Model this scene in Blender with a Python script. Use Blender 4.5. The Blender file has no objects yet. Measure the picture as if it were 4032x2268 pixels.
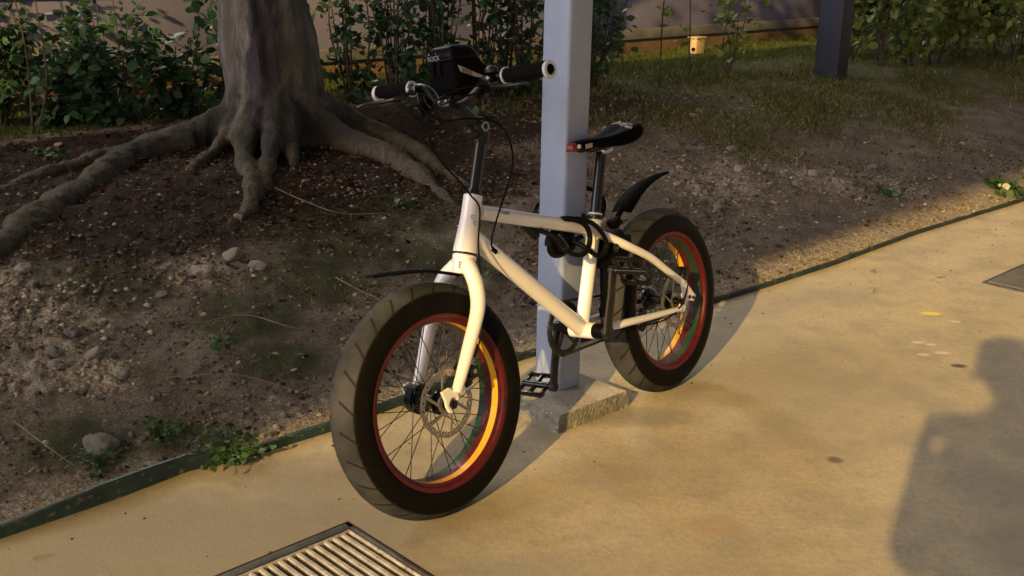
import bpy, bmesh, math, random
import numpy as np
from mathutils import Vector, Matrix, noise, Quaternion
random.seed(7); rng = np.random.default_rng(7)
sc = bpy.context.scene
col = sc.collection

# ------------------------------------------------------------------ camera
CAM_H = 1.3125; PITCH = .3048; ROLL = .0164
fw = Vector((0, math.cos(PITCH), -math.sin(PITCH))); rt = Vector((1, 0, 0)); up = Vector((0, math.sin(PITCH), math.cos(PITCH)))
r2 = rt*math.cos(ROLL) + up*math.sin(ROLL); u2 = up*math.cos(ROLL) - rt*math.sin(ROLL)
cd = bpy.data.cameras.new('camera'); cam = bpy.data.objects.new('camera', cd); col.objects.link(cam)
cd.sensor_width = 36; cd.lens = 38.963; cd.clip_start = .02; cd.clip_end = 500
m = Matrix.Identity(4)
for i in range(3):
    m[i][0] = r2[i]; m[i][1] = u2[i]; m[i][2] = -fw[i]
m[2][3] = CAM_H
cam.matrix_world = m; sc.camera = cam

# ------------------------------------------------------------------ sky, sun, exposure
LDIR = Vector((.3987*math.cos(.3875), .917*math.cos(.3875), -math.sin(.3875))).normalized()
w = bpy.data.worlds.new('World'); sc.world = w; w.use_nodes = True
nt = w.node_tree; nt.nodes.clear()
sky = nt.nodes.new('ShaderNodeTexSky'); sky.sky_type = 'NISHITA'; sky.sun_disc = False
sky.sun_elevation = .3875; sky.sun_rotation = math.radians(203.5)
tint = nt.nodes.new('ShaderNodeMix'); tint.data_type = 'RGBA'; tint.blend_type = 'MULTIPLY'; tint.inputs[0].default_value = 1
wtc = nt.nodes.new('ShaderNodeTexCoord'); wsp = nt.nodes.new('ShaderNodeSeparateXYZ'); wmr = nt.nodes.new('ShaderNodeMapRange')
wmr.interpolation_type = 'SMOOTHSTEP'; wmr.inputs[1].default_value = .12; wmr.inputs[2].default_value = .60
wmx = nt.nodes.new('ShaderNodeMix'); wmx.data_type = 'RGBA'; wmx.inputs[6].default_value = (.74, .68, .76, 1); wmx.inputs[7].default_value = (1.45, .83, .37, 1)   # cool low, warm high
nt.links.new(wtc.outputs['Generated'], wsp.inputs[0]); nt.links.new(wsp.outputs[2], wmr.inputs[0]); nt.links.new(wmr.outputs[0], wmx.inputs[0]); nt.links.new(wmx.outputs[2], tint.inputs[7])
bg = nt.nodes.new('ShaderNodeBackground'); bg.inputs[1].default_value = .15
wo = nt.nodes.new('ShaderNodeOutputWorld')
def wm(op, a, b_):
    k = nt.nodes.new('ShaderNodeMath'); k.operation = op
    for i, v in enumerate((a, b_)):
        if isinstance(v, float): k.inputs[i].default_value = v
        else: nt.links.new(v, k.inputs[i])
    return k.outputs[0]
def lobe(d, k_):                                        # soft directional glow added to the night sky in place of unseen lamps
    vd = nt.nodes.new('ShaderNodeVectorMath'); vd.operation = 'DOT_PRODUCT'; nt.links.new(wtc.outputs['Generated'], vd.inputs[0]); vd.inputs[1].default_value = Vector(d).normalized()
    return wm('EXPONENT', wm('MULTIPLY', wm('SUBTRACT', vd.outputs['Value'], 1.0), k_), 0.0)
amb = wm('ADD', wm('ADD', .33, wm('MULTIPLY', lobe((-.85, -.35, .42), 16.0), 6.0)), wm('MULTIPLY', lobe((-.38, .92, .58), 350.0), 85.0))
vs_ = nt.nodes.new('ShaderNodeVectorMath'); vs_.operation = 'SCALE'; nt.links.new(tint.outputs[2], vs_.inputs[0]); nt.links.new(amb, vs_.inputs['Scale'])
nt.links.new(sky.outputs[0], tint.inputs[6]); nt.links.new(vs_.outputs[0], bg.inputs[0]); nt.links.new(bg.outputs[0], wo.inputs[0])
sd = bpy.data.lights.new('sun', 'SUN'); sd.energy = 2.7; sd.angle = math.radians(.6); sd.color = (1, .64, .20)
so = bpy.data.objects.new('sun', sd); col.objects.link(so); so.rotation_euler = LDIR.to_track_quat('-Z', 'Y').to_euler()
so.location = (-3, -6, 6)
sc.view_settings.view_transform = 'Standard'; sc.view_settings.look = 'None'; sc.view_settings.gamma = 1
sc.view_settings.exposure = 1.15

# ------------------------------------------------------------------ materials
def M(name, c, rough=.6, var=.0, scale=8, bump=0., bscale=60, metal=0, coat=0, c2=None, spec=.5, detail=6, trans=0, speck=None, sscale=200, island=0):
    mt = bpy.data.materials.new(name); mt.use_nodes = True; n = mt.node_tree.nodes; L = mt.node_tree.links
    b = n['Principled BSDF']; b.inputs['Roughness'].default_value = rough; b.inputs['Metallic'].default_value = metal
    b.inputs['Coat Weight'].default_value = coat; b.inputs['Coat Roughness'].default_value = .08
    b.inputs['Specular IOR Level'].default_value = spec
    if spec <= .2: b.inputs['IOR'].default_value = 1.2
    b.inputs['Base Color'].default_value = (*c, 1)
    tc = n.new('ShaderNodeTexCoord'); src = None
    if var or c2:
        nz = n.new('ShaderNodeTexNoise'); nz.inputs['Scale'].default_value = scale; nz.inputs['Detail'].default_value = detail
        L.new(tc.outputs['Object'], nz.inputs[0])
        mr = n.new('ShaderNodeMapRange'); mr.inputs[1].default_value = .35; mr.inputs[2].default_value = .65
        L.new(nz.outputs[0], mr.inputs[0])
        mx = n.new('ShaderNodeMix'); mx.data_type = 'RGBA'; L.new(mr.outputs[0], mx.inputs[0])
        a = tuple(v*(1-var) for v in c); bb = c2 if c2 else tuple(v*(1+var) for v in c)
        mx.inputs[6].default_value = (*a, 1); mx.inputs[7].default_value = (*bb, 1); src = mx.outputs[2]
    if speck:
        nz = n.new('ShaderNodeTexNoise'); nz.inputs['Scale'].default_value = sscale; nz.inputs['Detail'].default_value = 3
        L.new(tc.outputs['Object'], nz.inputs[0])
        mr = n.new('ShaderNodeMapRange'); mr.inputs[1].default_value = .6; mr.inputs[2].default_value = .7; L.new(nz.outputs[0], mr.inputs[0])
        mx = n.new('ShaderNodeMix'); mx.data_type = 'RGBA'; L.new(mr.outputs[0], mx.inputs[0])
        if src: L.new(src, mx.inputs[6])
        else: mx.inputs[6].default_value = (*c, 1)
        mx.inputs[7].default_value = (*speck, 1); src = mx.outputs[2]
    if island:
        g = n.new('ShaderNodeNewGeometry'); hs = n.new('ShaderNodeHueSaturation')
        mr = n.new('ShaderNodeMapRange'); mr.inputs[3].default_value = 1-island; mr.inputs[4].default_value = 1+island
        L.new(g.outputs['Random Per Island'], mr.inputs[0]); L.new(mr.outputs[0], hs.inputs['Value'])
        mr2 = n.new('ShaderNodeMapRange'); mr2.inputs[3].default_value = .485; mr2.inputs[4].default_value = .515
        L.new(g.outputs['Random Per Island'], mr2.inputs[0]); L.new(mr2.outputs[0], hs.inputs['Hue'])
        if src: L.new(src, hs.inputs['Color'])
        else: hs.inputs['Color'].default_value = (*c, 1)
        src = hs.outputs[0]
    if src: L.new(src, b.inputs['Base Color'])
    if bump:
        nz = n.new('ShaderNodeTexNoise'); nz.inputs['Scale'].default_value = bscale; nz.inputs['Detail'].default_value = 5
        L.new(tc.outputs['Object'], nz.inputs[0])
        bp = n.new('ShaderNodeBump'); bp.inputs['Strength'].default_value = 1; bp.inputs['Distance'].default_value = bump
        L.new(nz.outputs[0], bp.inputs['Height']); L.new(bp.outputs[0], b.inputs['Normal'])
    if trans:
        tr = n.new('ShaderNodeBsdfTranslucent'); ms = n.new('ShaderNodeMixShader'); ms.inputs[0].default_value = trans
        if src: L.new(src, tr.inputs[0])
        else: tr.inputs[0].default_value = (*c, 1)
        out = n['Material Output']; L.new(b.outputs[0], ms.inputs[1]); L.new(tr.outputs[0], ms.inputs[2]); L.new(ms.outputs[0], out.inputs[0])
    return mt

class NG:                                              # tiny node helper
    def __init__(s, mt): s.n = mt.node_tree.nodes; s.L = mt.node_tree.links
    def inp(s, sock, v):
        if isinstance(v, (int, float)): sock.default_value = v
        elif isinstance(v, tuple): sock.default_value = v if len(v) == 4 or sock.type == 'VECTOR' else (*v, 1)
        else: s.L.new(v, sock)
    def m(s, op, a, b=0., c=None):
        k = s.n.new('ShaderNodeMath'); k.operation = op; s.inp(k.inputs[0], a); s.inp(k.inputs[1], b)
        if c is not None: s.inp(k.inputs[2], c)
        return k.outputs[0]
    def noise(s, vec, scale, detail=5, rough=.55, dist=0):
        k = s.n.new('ShaderNodeTexNoise'); k.inputs['Scale'].default_value = scale; k.inputs['Detail'].default_value = detail
        k.inputs['Roughness'].default_value = rough; k.inputs['Distortion'].default_value = dist; s.L.new(vec, k.inputs[0]); return k.outputs[0]
    def vor(s, vec, scale, feat='F1'):
        k = s.n.new('ShaderNodeTexVoronoi'); k.feature = feat; k.inputs['Scale'].default_value = scale; s.L.new(vec, k.inputs[0]); return k.outputs[0]
    def ramp(s, v, a, b, lo=0., hi=1., smooth=True):
        k = s.n.new('ShaderNodeMapRange'); k.interpolation_type = 'SMOOTHSTEP' if smooth else 'LINEAR'
        s.inp(k.inputs[0], v); k.inputs[1].default_value = a; k.inputs[2].default_value = b; k.inputs[3].default_value = lo; k.inputs[4].default_value = hi
        return k.outputs[0]
    def mix(s, f, a, b, mode='MIX'):
        k = s.n.new('ShaderNodeMix'); k.data_type = 'RGBA'; k.blend_type = mode; s.inp(k.inputs[0], f); s.inp(k.inputs[6], a); s.inp(k.inputs[7], b); return k.outputs[2]
    def bump(s, h, dist, normal=None):
        k = s.n.new('ShaderNodeBump'); k.inputs['Distance'].default_value = dist; s.L.new(h, k.inputs['Height'])
        if normal: s.L.new(normal, k.inputs['Normal'])
        return k.outputs[0]
    def blob(s, vec, x, y, r, soft=.3, sx=1., sy=1.):   # 1 inside a spot at (x,y)
        sp = s.n.new('ShaderNodeSeparateXYZ'); s.L.new(vec, sp.inputs[0])
        dx = s.m('MULTIPLY', s.m('SUBTRACT', sp.outputs[0], x), 1/sx); dy = s.m('MULTIPLY', s.m('SUBTRACT', sp.outputs[1], y), 1/sy)
        d = s.m('SQRT', s.m('ADD', s.m('MULTIPLY', dx, dx), s.m('MULTIPLY', dy, dy)))
        d = s.m('ADD', d, s.m('MULTIPLY', s.m('SUBTRACT', s.noise(vec, 3/r, 4), .5), r*1.1))
        return s.ramp(d, r*(1-soft), r*(1+soft), 1, 0)
def newmat(name, rough=.6):
    mt = bpy.data.materials.new(name); mt.use_nodes = True; g = NG(mt); b = g.n['Principled BSDF']; b.inputs['Roughness'].default_value = rough
    tc = g.n.new('ShaderNodeTexCoord'); return mt, g, b, tc.outputs['Object']

# concrete
mt_conc, g, b, P = newmat('concrete', .8)
big = g.noise(P, .9, 4); med = g.noise(P, 4.5, 6, .6); fine = g.noise(P, 60, 5, .65); grit = g.noise(P, 330, 2)
c = g.mix(g.ramp(big, .35, .65), (.40, .34, .235), (.50, .43, .30))
c = g.mix(g.ramp(med, .42, .68, 0, .7), c, (.29, .26, .205)); c = g.mix(g.ramp(g.noise(P, 14, 6, .7), .48, .70, 0, .45), c, (.27, .245, .21))
c = g.mix(g.ramp(fine, .4, .75, 0, .5), c, (.24, .215, .18))
c = g.mix(g.ramp(g.noise(P, 2.2, 6, .7, .5), .50, .68, 0, .45), c, (.29, .275, .255))
c = g.mix(g.ramp(grit, .56, .70, 0, .8), c, (.15, .13, .10)); c = g.mix(g.ramp(g.noise(P, 130, 3, .6), .58, .70, 0, .45), c, (.20, .18, .14))
c = g.mix(g.ramp(grit, .40, .28, 0, .5), c, (.60, .56, .50))
for x, y, r, cc, k, sx, sy in ((.49, 2.33, .05, (.30, .20, .12), .4, 1.3, 1), (-.95, 2.33, .12, (.16, .14, .12), .55, 2.2, 1), (-.55, 2.55, .10, (.20, .17, .14), .5, 2, 1),
        (.05, 2.05, .14, (.26, .24, .2), .4, 1.6, 1), (-.6, 2.3, .16, (.24, .22, .19), .4, 2.6, 1), (.28, 2.95, .1, (.16, .15, .12), .45, 2.6, .7),
        (1.05, 3.3, .35, (.28, .26, .22), .3, 1.4, 1.2), (.87, 2.69, .02, (.08, .07, .05), .8, 1, 1), (1.47, 3.4, .017, (.05, .04, .03), .9, 1.5, 1),
        (1.25, 2.55, .12, (.22, .19, .18), .5, 1.2, 1), (1.2, 2.25, .10, (.22, .2, .17), .55, 1.2, 1)):
    c = g.mix(g.m('MULTIPLY', g.blob(P, x, y, r, .45, sx, sy), k), c, cc)
for x, y, r, k, sx, sy in ((-.75, 2.2, .33, .75, 1.9, 1), (-.35, 2.45, .2, .45, 1.2, 1.3), (-1.1, 1.95, .3, .5, 1.5, 1), (.35, 1.9, .35, .25, 1.5, .8)):   # lamp light fading toward the lower left, painted as darker concrete
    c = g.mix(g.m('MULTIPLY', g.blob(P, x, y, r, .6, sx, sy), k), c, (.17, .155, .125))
c = g.mix(g.m('MULTIPLY', g.blob(P, 1.57, 3.94, .022, .25, 1.7, .9), .9), c, (.75, .62, .08))       # yellow paint mark
for x, y, r in ((1.41, 3.62, .012), (1.45, 3.6, .01), (1.39, 3.5, .012), (1.46, 3.52, .014), (1.63, 3.85, .01)):
    c = g.mix(g.m('MULTIPLY', g.blob(P, x, y, r, .3, 1.8, 1), .7), c, (.66, .62, .55))
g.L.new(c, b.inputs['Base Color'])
h = g.m('ADD', g.m('MULTIPLY', fine, .5), g.m('MULTIPLY', grit, .5)); n1 = g.bump(med, .003); g.L.new(g.bump(h, .0015, n1), b.inputs['Normal'])

# soil / terrain, zones from a colour attribute: R moss, G pale rubble and painted lit strip by the edging, B grass, A leaf litter
mt_soil, g, b, P = newmat('soil', .95)
at = g.n.new('ShaderNodeAttribute'); at.attribute_name = 'zone'; sp = g.n.new('ShaderNodeSeparateColor'); g.L.new(at.outputs['Color'], sp.inputs[0])
b.inputs['Specular IOR Level'].default_value = .2
n1 = g.noise(P, 5, 6, .6); n2 = g.noise(P, 28, 5, .65); n3 = g.noise(P, 120, 4, .7); n4 = g.noise(P, 9, 5, .6, .4)
c = g.mix(g.ramp(n1, .35, .68), (.155, .128, .108), (.27, .23, .20))
c = g.mix(g.ramp(n3, .42, .66, 0, .8), c, (.05, .04, .032)); c = g.mix(g.ramp(g.noise(P, 230, 3, .6), .52, .66, 0, .5), c, (.05, .04, .032)); c = g.mix(g.ramp(g.noise(P, 75, 4, .7), .60, .70, 0, .55), c, (.36, .32, .28))
c = g.mix(g.ramp(n2, .58, .75, 0, .6), c, (.27, .22, .17))
n5 = g.noise(P, 60, 4, .7)
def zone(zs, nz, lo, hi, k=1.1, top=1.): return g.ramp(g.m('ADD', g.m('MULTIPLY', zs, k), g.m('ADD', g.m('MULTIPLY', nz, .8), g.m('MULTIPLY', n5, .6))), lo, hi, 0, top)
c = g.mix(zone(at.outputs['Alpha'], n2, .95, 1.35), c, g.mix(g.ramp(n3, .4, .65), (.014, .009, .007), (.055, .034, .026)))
c = g.mix(zone(sp.outputs[1], n2, .92, 1.2), c, g.mix(g.ramp(n3, .38, .65), (.19, .165, .135), (.52, .47, .39)))
c = g.mix(zone(sp.outputs[0], n4, 1.0, 1.45, 1.1, .85), c, g.mix(g.ramp(n3, .35, .65), (.018, .025, .010), (.065, .078, .034)))
c = g.mix(zone(sp.outputs[2], n4, 1.0, 1.5), c, g.mix(g.ramp(n3, .35, .65), (.035, .055, .012), (.10, .13, .035)))
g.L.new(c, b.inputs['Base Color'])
g.L.new(g.bump(g.noise(P, 260, 3, .6), .003, g.bump(n3, .009, g.bump(n2, .014))), b.inputs['Normal'])

mt_green_edge = M('green_edging_paint', (.009, .027, .031), .6, var=.45, scale=14, bump=.002, bscale=70, speck=(.09, .09, .06), sscale=40)
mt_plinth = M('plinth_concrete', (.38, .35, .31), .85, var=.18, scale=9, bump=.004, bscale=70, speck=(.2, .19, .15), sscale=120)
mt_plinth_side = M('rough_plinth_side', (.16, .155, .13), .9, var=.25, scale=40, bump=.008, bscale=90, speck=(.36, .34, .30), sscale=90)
mt_pole = M('pale_blue_grey_pole_paint', (.245, .30, .43), .42, var=.10, scale=5, bump=.0008, bscale=90)
mt_darkpost = M('dark_post_paint', (.010, .013, .028), .5, var=.2, scale=4)
mt_roof = M('roof_sheet', (.30, .30, .31), .6, var=.1)
mt_bark, g, b, P = newmat('bark', .9)
mp = g.n.new('ShaderNodeMapping'); mp.inputs['Scale'].default_value = (1, 1, .22); g.L.new(P, mp.inputs[0]); PV = mp.outputs[0]
spz = g.n.new('ShaderNodeSeparateXYZ'); g.L.new(P, spz.inputs[0])
v1 = g.noise(PV, 14, 6, .65); v2 = g.noise(PV, 90, 4, .7); v3 = g.noise(P, 5, 5, .6); v4 = g.noise(PV, 4, 4, .5)
c = g.mix(g.ramp(v1, .38, .62), (.058, .056, .054), (.125, .120, .118))
c = g.mix(g.ramp(v4, .52, .60, 0, .8), c, (.075, .066, .056))
c = g.mix(g.ramp(v2, .5, .8, 0, .5), c, (.05, .04, .035))
low = g.ramp(g.m('ADD', spz.outputs[2], g.m('MULTIPLY', v3, .35)), .40, .26)          # greenish brown roots
c = g.mix(low, c, g.mix(g.ramp(v2, .35, .7), (.036, .032, .024), (.085, .075, .056)))
sm = g.m('MULTIPLY', g.ramp(v3, .42, .52), g.m('MULTIPLY', g.ramp(spz.outputs[2], .02, .09), g.ramp(spz.outputs[2], .36, .24)))
c = g.mix(sm, c, (.018, .020, .018))                                                  # black damp moss patches
# shaded middle of the trunk, painted as a dark band in the bark
ds = g.m('ABSOLUTE', g.m('ADD', g.m('SUBTRACT', spz.outputs[0], .03), g.m('MULTIPLY', g.m('SUBTRACT', v3, .5), .16)))
c = g.mix(g.m('MULTIPLY', g.ramp(ds, .07, .05), g.ramp(spz.outputs[2], .10, .2)), c, (.028, .026, .035))
g.L.new(c, b.inputs['Base Color']); g.L.new(g.bump(v2, .008, g.bump(v1, .02)), b.inputs['Normal'])
mt_twig = M('twig_bark', (.045, .035, .028), .85, var=.4, scale=30)
mt_leaf = M('hedge_leaf', (.030, .078, .034), .5, trans=.25, island=.45, spec=.3)
mt_leaf_y = M('yellow_green_leaf', (.13, .18, .04), .5, trans=.3, island=.4, spec=.3)
mt_leaf_d = M('dark_leaf', (.016, .032, .014), .6, island=.4, spec=.2)
mt_weed = M('weed_leaf', (.045, .095, .028), .55, trans=.2, island=.4, spec=.3)
mt_grass = M('grass_blade', (.070, .088, .028), .7, trans=.15, island=.55, spec=.2)
mt_straw = M('dry_grass_blade', (.30, .23, .12), .8, island=.5, spec=.2)
mt_litter = M('dead_leaf', (.050, .029, .020), .85, island=.8, spec=.2)
mt_litter_y = M('yellowed_leaf', (.24, .17, .085), .8, island=.4, spec=.2)
mt_stone = M('pale_stone', (.36, .33, .28), .9, var=.3, scale=25, bump=.006, bscale=60)
mt_stone_g = M('grey_stone', (.22, .21, .20), .9, var=.3, scale=25, bump=.006, bscale=60)
mt_wall = M('beige_wall_render', (.15, .155, .28), .85, var=.12, scale=1.2, bump=.002, bscale=80)
mt_wall_cool = M('wall_cool_lit', (.12, .125, .24), .7, var=.15, scale=2)  # right half of the wall, cool light put into its colour
mt_ledge = M('wall_ledge_concrete', (.16, .16, .18), .85, var=.2, scale=6)
mt_foot = M('ochre_wall_footing', (.15, .10, .06), .85, var=.25, scale=8)
mt_cream = M('cream_box_plastic', (.42, .33, .17), .5, var=.08)
mt_stake = M('white_stake', (.5, .5, .47), .5)
mt_iron = M('cast_iron_dark', (.045, .045, .048), .65, var=.35, scale=20, bump=.002, bscale=120)
mt_bar = M('dusty_steel_bar', (.33, .31, .285), .65, var=.22, scale=30, bump=.0015, bscale=140, speck=(.14, .1, .07), sscale=70)
mt_pit = M('drain_pit', (.03, .028, .025), .9)
mt_checker = M('checker_plate', (.14, .13, .13), .5, var=.2, scale=15, metal=.3)
# bike
mt_white, g, b, P = newmat('white_gloss_paint', .22)
sc_ = g.ramp(g.noise(P, 45, 6, .75, .6), .66, .74, 0, .65); sc2 = g.ramp(g.noise(P, 12, 5, .7), .60, .72, 0, .22)
c = g.mix(sc2, (.72, .72, .74), (.50, .48, .44)); c = g.mix(sc_, c, (.42, .38, .32)); g.L.new(c, b.inputs['Base Color'])
b.inputs['Coat Weight'].default_value = .6; b.inputs['Coat Roughness'].default_value = .06
mt_black = M('black_plastic', (.004, .004, .005), .5, spec=.15)
mt_gloss = M('black_gloss_metal', (.005, .005, .006), .22, spec=.35)
mt_satin = M('dark_satin_metal', (.018, .017, .017), .34, metal=.3, spec=.3, var=.2, scale=40)
mt_steel = M('steel', (.42, .41, .40), .32, metal=1)
mt_rotor = M('rotor_steel', (.30, .28, .25), .38, metal=.9)
mt_spoke = M('black_spoke', (.02, .02, .02), .35, metal=.5)
mt_chain = M('oily_chain', (.06, .052, .045), .45, metal=.7, var=.3, scale=90)
mt_grip = M('black_rubber_grip', (.006, .006, .0065), .8, bump=.0015, bscale=500, spec=.08)
mt_ring = M('white_ring', (.52, .54, .56), .4)
mt_ink = M('dark_lettering', (.03, .03, .035), .5)
mt_inkg = M('grey_lettering', (.22, .22, .24), .5)
mt_wink = M('white_lettering', (.62, .64, .66), .5)
mt_redp = M('red_saddle_nose', (.16, .010, .014), .45)
mt_fabric = M('black_bag_fabric', (.005, .005, .0055), .9, spec=.08, bump=.001, bscale=900, var=.2, scale=60)
mt_film = M('grey_clear_window', (.17, .155, .155), .25)
mt_reflect = M('beige_reflective_strip', (.34, .30, .25), .5)
mt_fender = M('black_mudguard', (.002, .002, .0025), .6, spec=.08)
mt_lock = M('black_cable_sheath', (.005, .005, .005), .38, spec=.2)
mt_saddle = M('saddle_cover', (.003, .003, .0035), .42, spec=.12)
# tyre: grooves curve across the worn tread
mt_tyre, g, b, P = newmat('tyre_rubber', .75)
sp = g.n.new('ShaderNodeSeparateXYZ'); g.L.new(P, sp.inputs[0])
th = g.m('ARCTAN2', sp.outputs[2], sp.outputs[0]); ay = g.m('ABSOLUTE', sp.outputs[1])
q = g.m('MULTIPLY', th, 26/(2*math.pi)); q = g.m('ADD', q, g.m('MULTIPLY', g.m('SIGN', sp.outputs[1]), .25))
q = g.m('ADD', q, g.m('MULTIPLY', g.m('MULTIPLY', ay, ay), 270.)); q = g.m('FRACT', g.m('ADD', q, 50.))
gr = g.m('LESS_THAN', g.m('ABSOLUTE', g.m('SUBTRACT', q, .5)), .055)
gr = g.m('MULTIPLY', gr, g.m('MULTIPLY', g.m('GREATER_THAN', ay, .012), g.m('LESS_THAN', ay, .0445)))
tread = g.ramp(ay, .043, .039); b.inputs['Specular IOR Level'].default_value = .12; b.inputs['IOR'].default_value = 1.25
dn = g.noise(P, 30, 6, .7); dn2 = g.noise(P, 9, 4)
tc_ = g.mix(g.ramp(dn2, .35, .7), (.027, .029, .033), (.054, .056, .063))
c = g.mix(tread, g.mix(g.ramp(dn, .5, .8, 0, .5), (.0055, .005, .0045), (.014, .012, .009)), tc_)
c = g.mix(g.m('MULTIPLY', gr, .8), c, (.012, .011, .010))
g.L.new(c, b.inputs['Base Color'])
g.L.new(g.bump(g.m('ADD', g.m('MULTIPLY', g.m('SUBTRACT', 1, gr), 1), g.m('MULTIPLY', g.noise(P, 200, 3), .15)), .0025), b.inputs['Normal'])
g.L.new(g.ramp(tread, 0, 1, .5, .8), b.inputs['Roughness'])
# rim: yellow / red / green bands inside, scuffed red flanges
mt_rim, g, b, P = newmat('painted_rim', .28)
sp = g.n.new('ShaderNodeSeparateXYZ'); g.L.new(P, sp.inputs[0]); y = sp.outputs[1]
inner = g.m('LESS_THAN', g.m('SQRT', g.m('ADD', g.m('MULTIPLY', sp.outputs[0], sp.outputs[0]), g.m('MULTIPLY', sp.outputs[2], sp.outputs[2]))), .1965)
yl = g.m('MULTIPLY', g.m('MULTIPLY', g.m('GREATER_THAN', y, .0125), g.m('LESS_THAN', y, .032)), inner)
gn = g.m('MULTIPLY', g.m('MULTIPLY', g.m('LESS_THAN', y, -.0125), g.m('GREATER_THAN', y, -.032)), inner)
red = g.mix(g.ramp(g.noise(P, 38, 6, .75), .54, .66, 0, .85), (.070, .006, .007), (.016, .004, .004))
c = g.mix(yl, red, (.62, .33, .02)); c = g.mix(gn, c, (.007, .038, .018)); g.L.new(c, b.inputs['Base Color'])
b.inputs['Coat Weight'].default_value = .04; b.inputs['Specular IOR Level'].default_value = .3; g.L.new(g.ramp(g.noise(P, 50, 5), .3, .7, .35, .55), b.inputs['Roughness'])

# ------------------------------------------------------------------ mesh helpers
def V3(p): return np.array(p, float)
class MB:
    def __init__(s): s.v = []; s.f = []; s.m = []; s.n = 0
    def add(s, v, f, mi=0):
        s.v.extend([tuple(map(float, q)) for q in v]); s.f.extend([tuple(i+s.n for i in q) for q in f]); s.m.extend([mi]*len(f)); s.n += len(v); return s
    def tube(s, pts, r, seg=12, mi=0, caps=True, flat=None, flatdir=None, closed=False):
        P = [V3(p) for p in pts]; n = len(P); rr = [r]*n if np.isscalar(r) else list(r)
        T = []
        for i in range(n):
            a = P[i-1] if (i > 0 or closed) else P[i]; b_ = P[(i+1) % n] if (i < n-1 or closed) else P[i]
            t = b_-a; T.append(t/(np.linalg.norm(t)+1e-12))
        u = np.cross(T[0], V3(flatdir) if flatdir is not None else (V3((0, 0, 1)) if abs(T[0][2]) < .9 else V3((0, 1, 0)))); u /= np.linalg.norm(u)
        vs = []
        for i in range(n):
            if flatdir is not None: u = np.cross(T[i], V3(flatdir)); u /= np.linalg.norm(u)
            else: u = u-T[i]*(u@T[i]); u /= np.linalg.norm(u)
            w_ = np.cross(T[i], u)
            for k in range(seg):
                a = 2*math.pi*k/seg; vs.append(P[i]+rr[i]*(math.cos(a)*u+math.sin(a)*w_*(flat if flat else 1)))
        fs = []
        for i in range(n if closed else n-1):
            j = (i+1) % n
            for k in range(seg): k2 = (k+1) % seg; fs.append((i*seg+k, i*seg+k2, j*seg+k2, j*seg+k))
        if caps and not closed: fs.append(tuple(range(seg))[::-1]); fs.append(tuple((n-1)*seg+k for k in range(seg)))
        return s.add(vs, fs, mi)
    def box(s, c, size, R=None, bev=0., mi=0, seg=2):
        bm = bmesh.new(); bmesh.ops.create_cube(bm, size=1)
        for v in bm.verts: v.co = Vector((v.co.x*size[0], v.co.y*size[1], v.co.z*size[2]))
        if bev: bmesh.ops.bevel(bm, geom=bm.edges[:], offset=bev, segments=seg, profile=.5, affect='EDGES')
        R = Matrix(R) if R is not None else Matrix.Identity(3)
        bm.verts.index_update()
        vs = [R @ v.co + Vector(c) for v in bm.verts]; fs = [tuple(v.index for v in f.verts) for f in bm.faces]; bm.free()
        return s.add(vs, fs, mi)
    def lathe(s, prof, c=(0, 0, 0), ax=(0, 1, 0), seg=64, mi=0, closed=False):   # prof: (along axis, radius)
        a = V3(ax); a /= np.linalg.norm(a); u = np.cross(a, V3((0, 0, 1)) if abs(a[2]) < .9 else V3((1, 0, 0))); u /= np.linalg.norm(u); w_ = np.cross(a, u)
        vs = []; n = len(prof)
        for k in range(seg):
            t = 2*math.pi*k/seg; d = math.cos(t)*u+math.sin(t)*w_
            for (l, r) in prof: vs.append(V3(c)+a*l+d*r)
        fs = []
        for k in range(seg):
            k2 = (k+1) % seg
            for i in range(n if closed else n-1):
                j = (i+1) % n; fs.append((k*n+i, k*n+j, k2*n+j, k2*n+i))
        return s.add(vs, fs, mi)
    def disc(s, c, r, y0, y1, seg=32, mi=0, ax=(0, 1, 0)): return s.lathe([(y0, 0), (y0, r), (y1, r), (y1, 0)], c, ax, seg, mi)
    def prism(s, poly, y0, y1, mi=0):                    # polygon in xz, extruded along y
        n = len(poly); vs = [(x, y0, z) for x, z in poly]+[(x, y1, z) for x, z in poly]
        fs = [tuple(range(n)), tuple(range(2*n-1, n-1, -1))]+[(i, n+i, n+(i+1) % n, (i+1) % n) for i in range(n)]
        return s.add(vs, fs, mi)
    def build(s, name, mats, parent=None, mat=None, smooth=35, remesh=0, smit=0):
        me = bpy.data.meshes.new(name); me.from_pydata(s.v, [], s.f); 
        mats = mats if isinstance(mats, (list, tuple)) else [mats]
        for k in mats: me.materials.append(k)
        me.polygons.foreach_set('material_index', s.m)
        bm = bmesh.new(); bm.from_mesh(me); bmesh.ops.recalc_face_normals(bm, faces=bm.faces[:]); bm.to_mesh(me); bm.free()
        if remesh: me = remeshed(me, remesh, smit)
        if smooth:
            me.polygons.foreach_set('use_smooth', [True]*len(me.polygons))
            if not remesh: me.set_sharp_from_angle(angle=math.radians(smooth))
        o = bpy.data.objects.new(name, me); col.objects.link(o)
        if parent: o.parent = parent
        if mat is not None: o.matrix_local = mat
        return o
def remeshed(me, vox, smit):
    t = bpy.data.objects.new('tmp', me); col.objects.link(t)
    a = t.modifiers.new('r', 'REMESH'); a.mode = 'VOXEL'; a.voxel_size = vox
    if smit: b_ = t.modifiers.new('s', 'SMOOTH'); b_.iterations = smit; b_.factor = .5
    dg = bpy.context.evaluated_depsgraph_get(); dg.update(); r = bpy.data.meshes.new_from_object(t.evaluated_get(dg)); nm = me.name
    mats = list(me.materials); bpy.data.objects.remove(t); r.materials.clear()
    r.materials.append(mats[0]); r.name = nm; r.polygons.foreach_set('material_index', [0]*len(r.polygons)); return r
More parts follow.
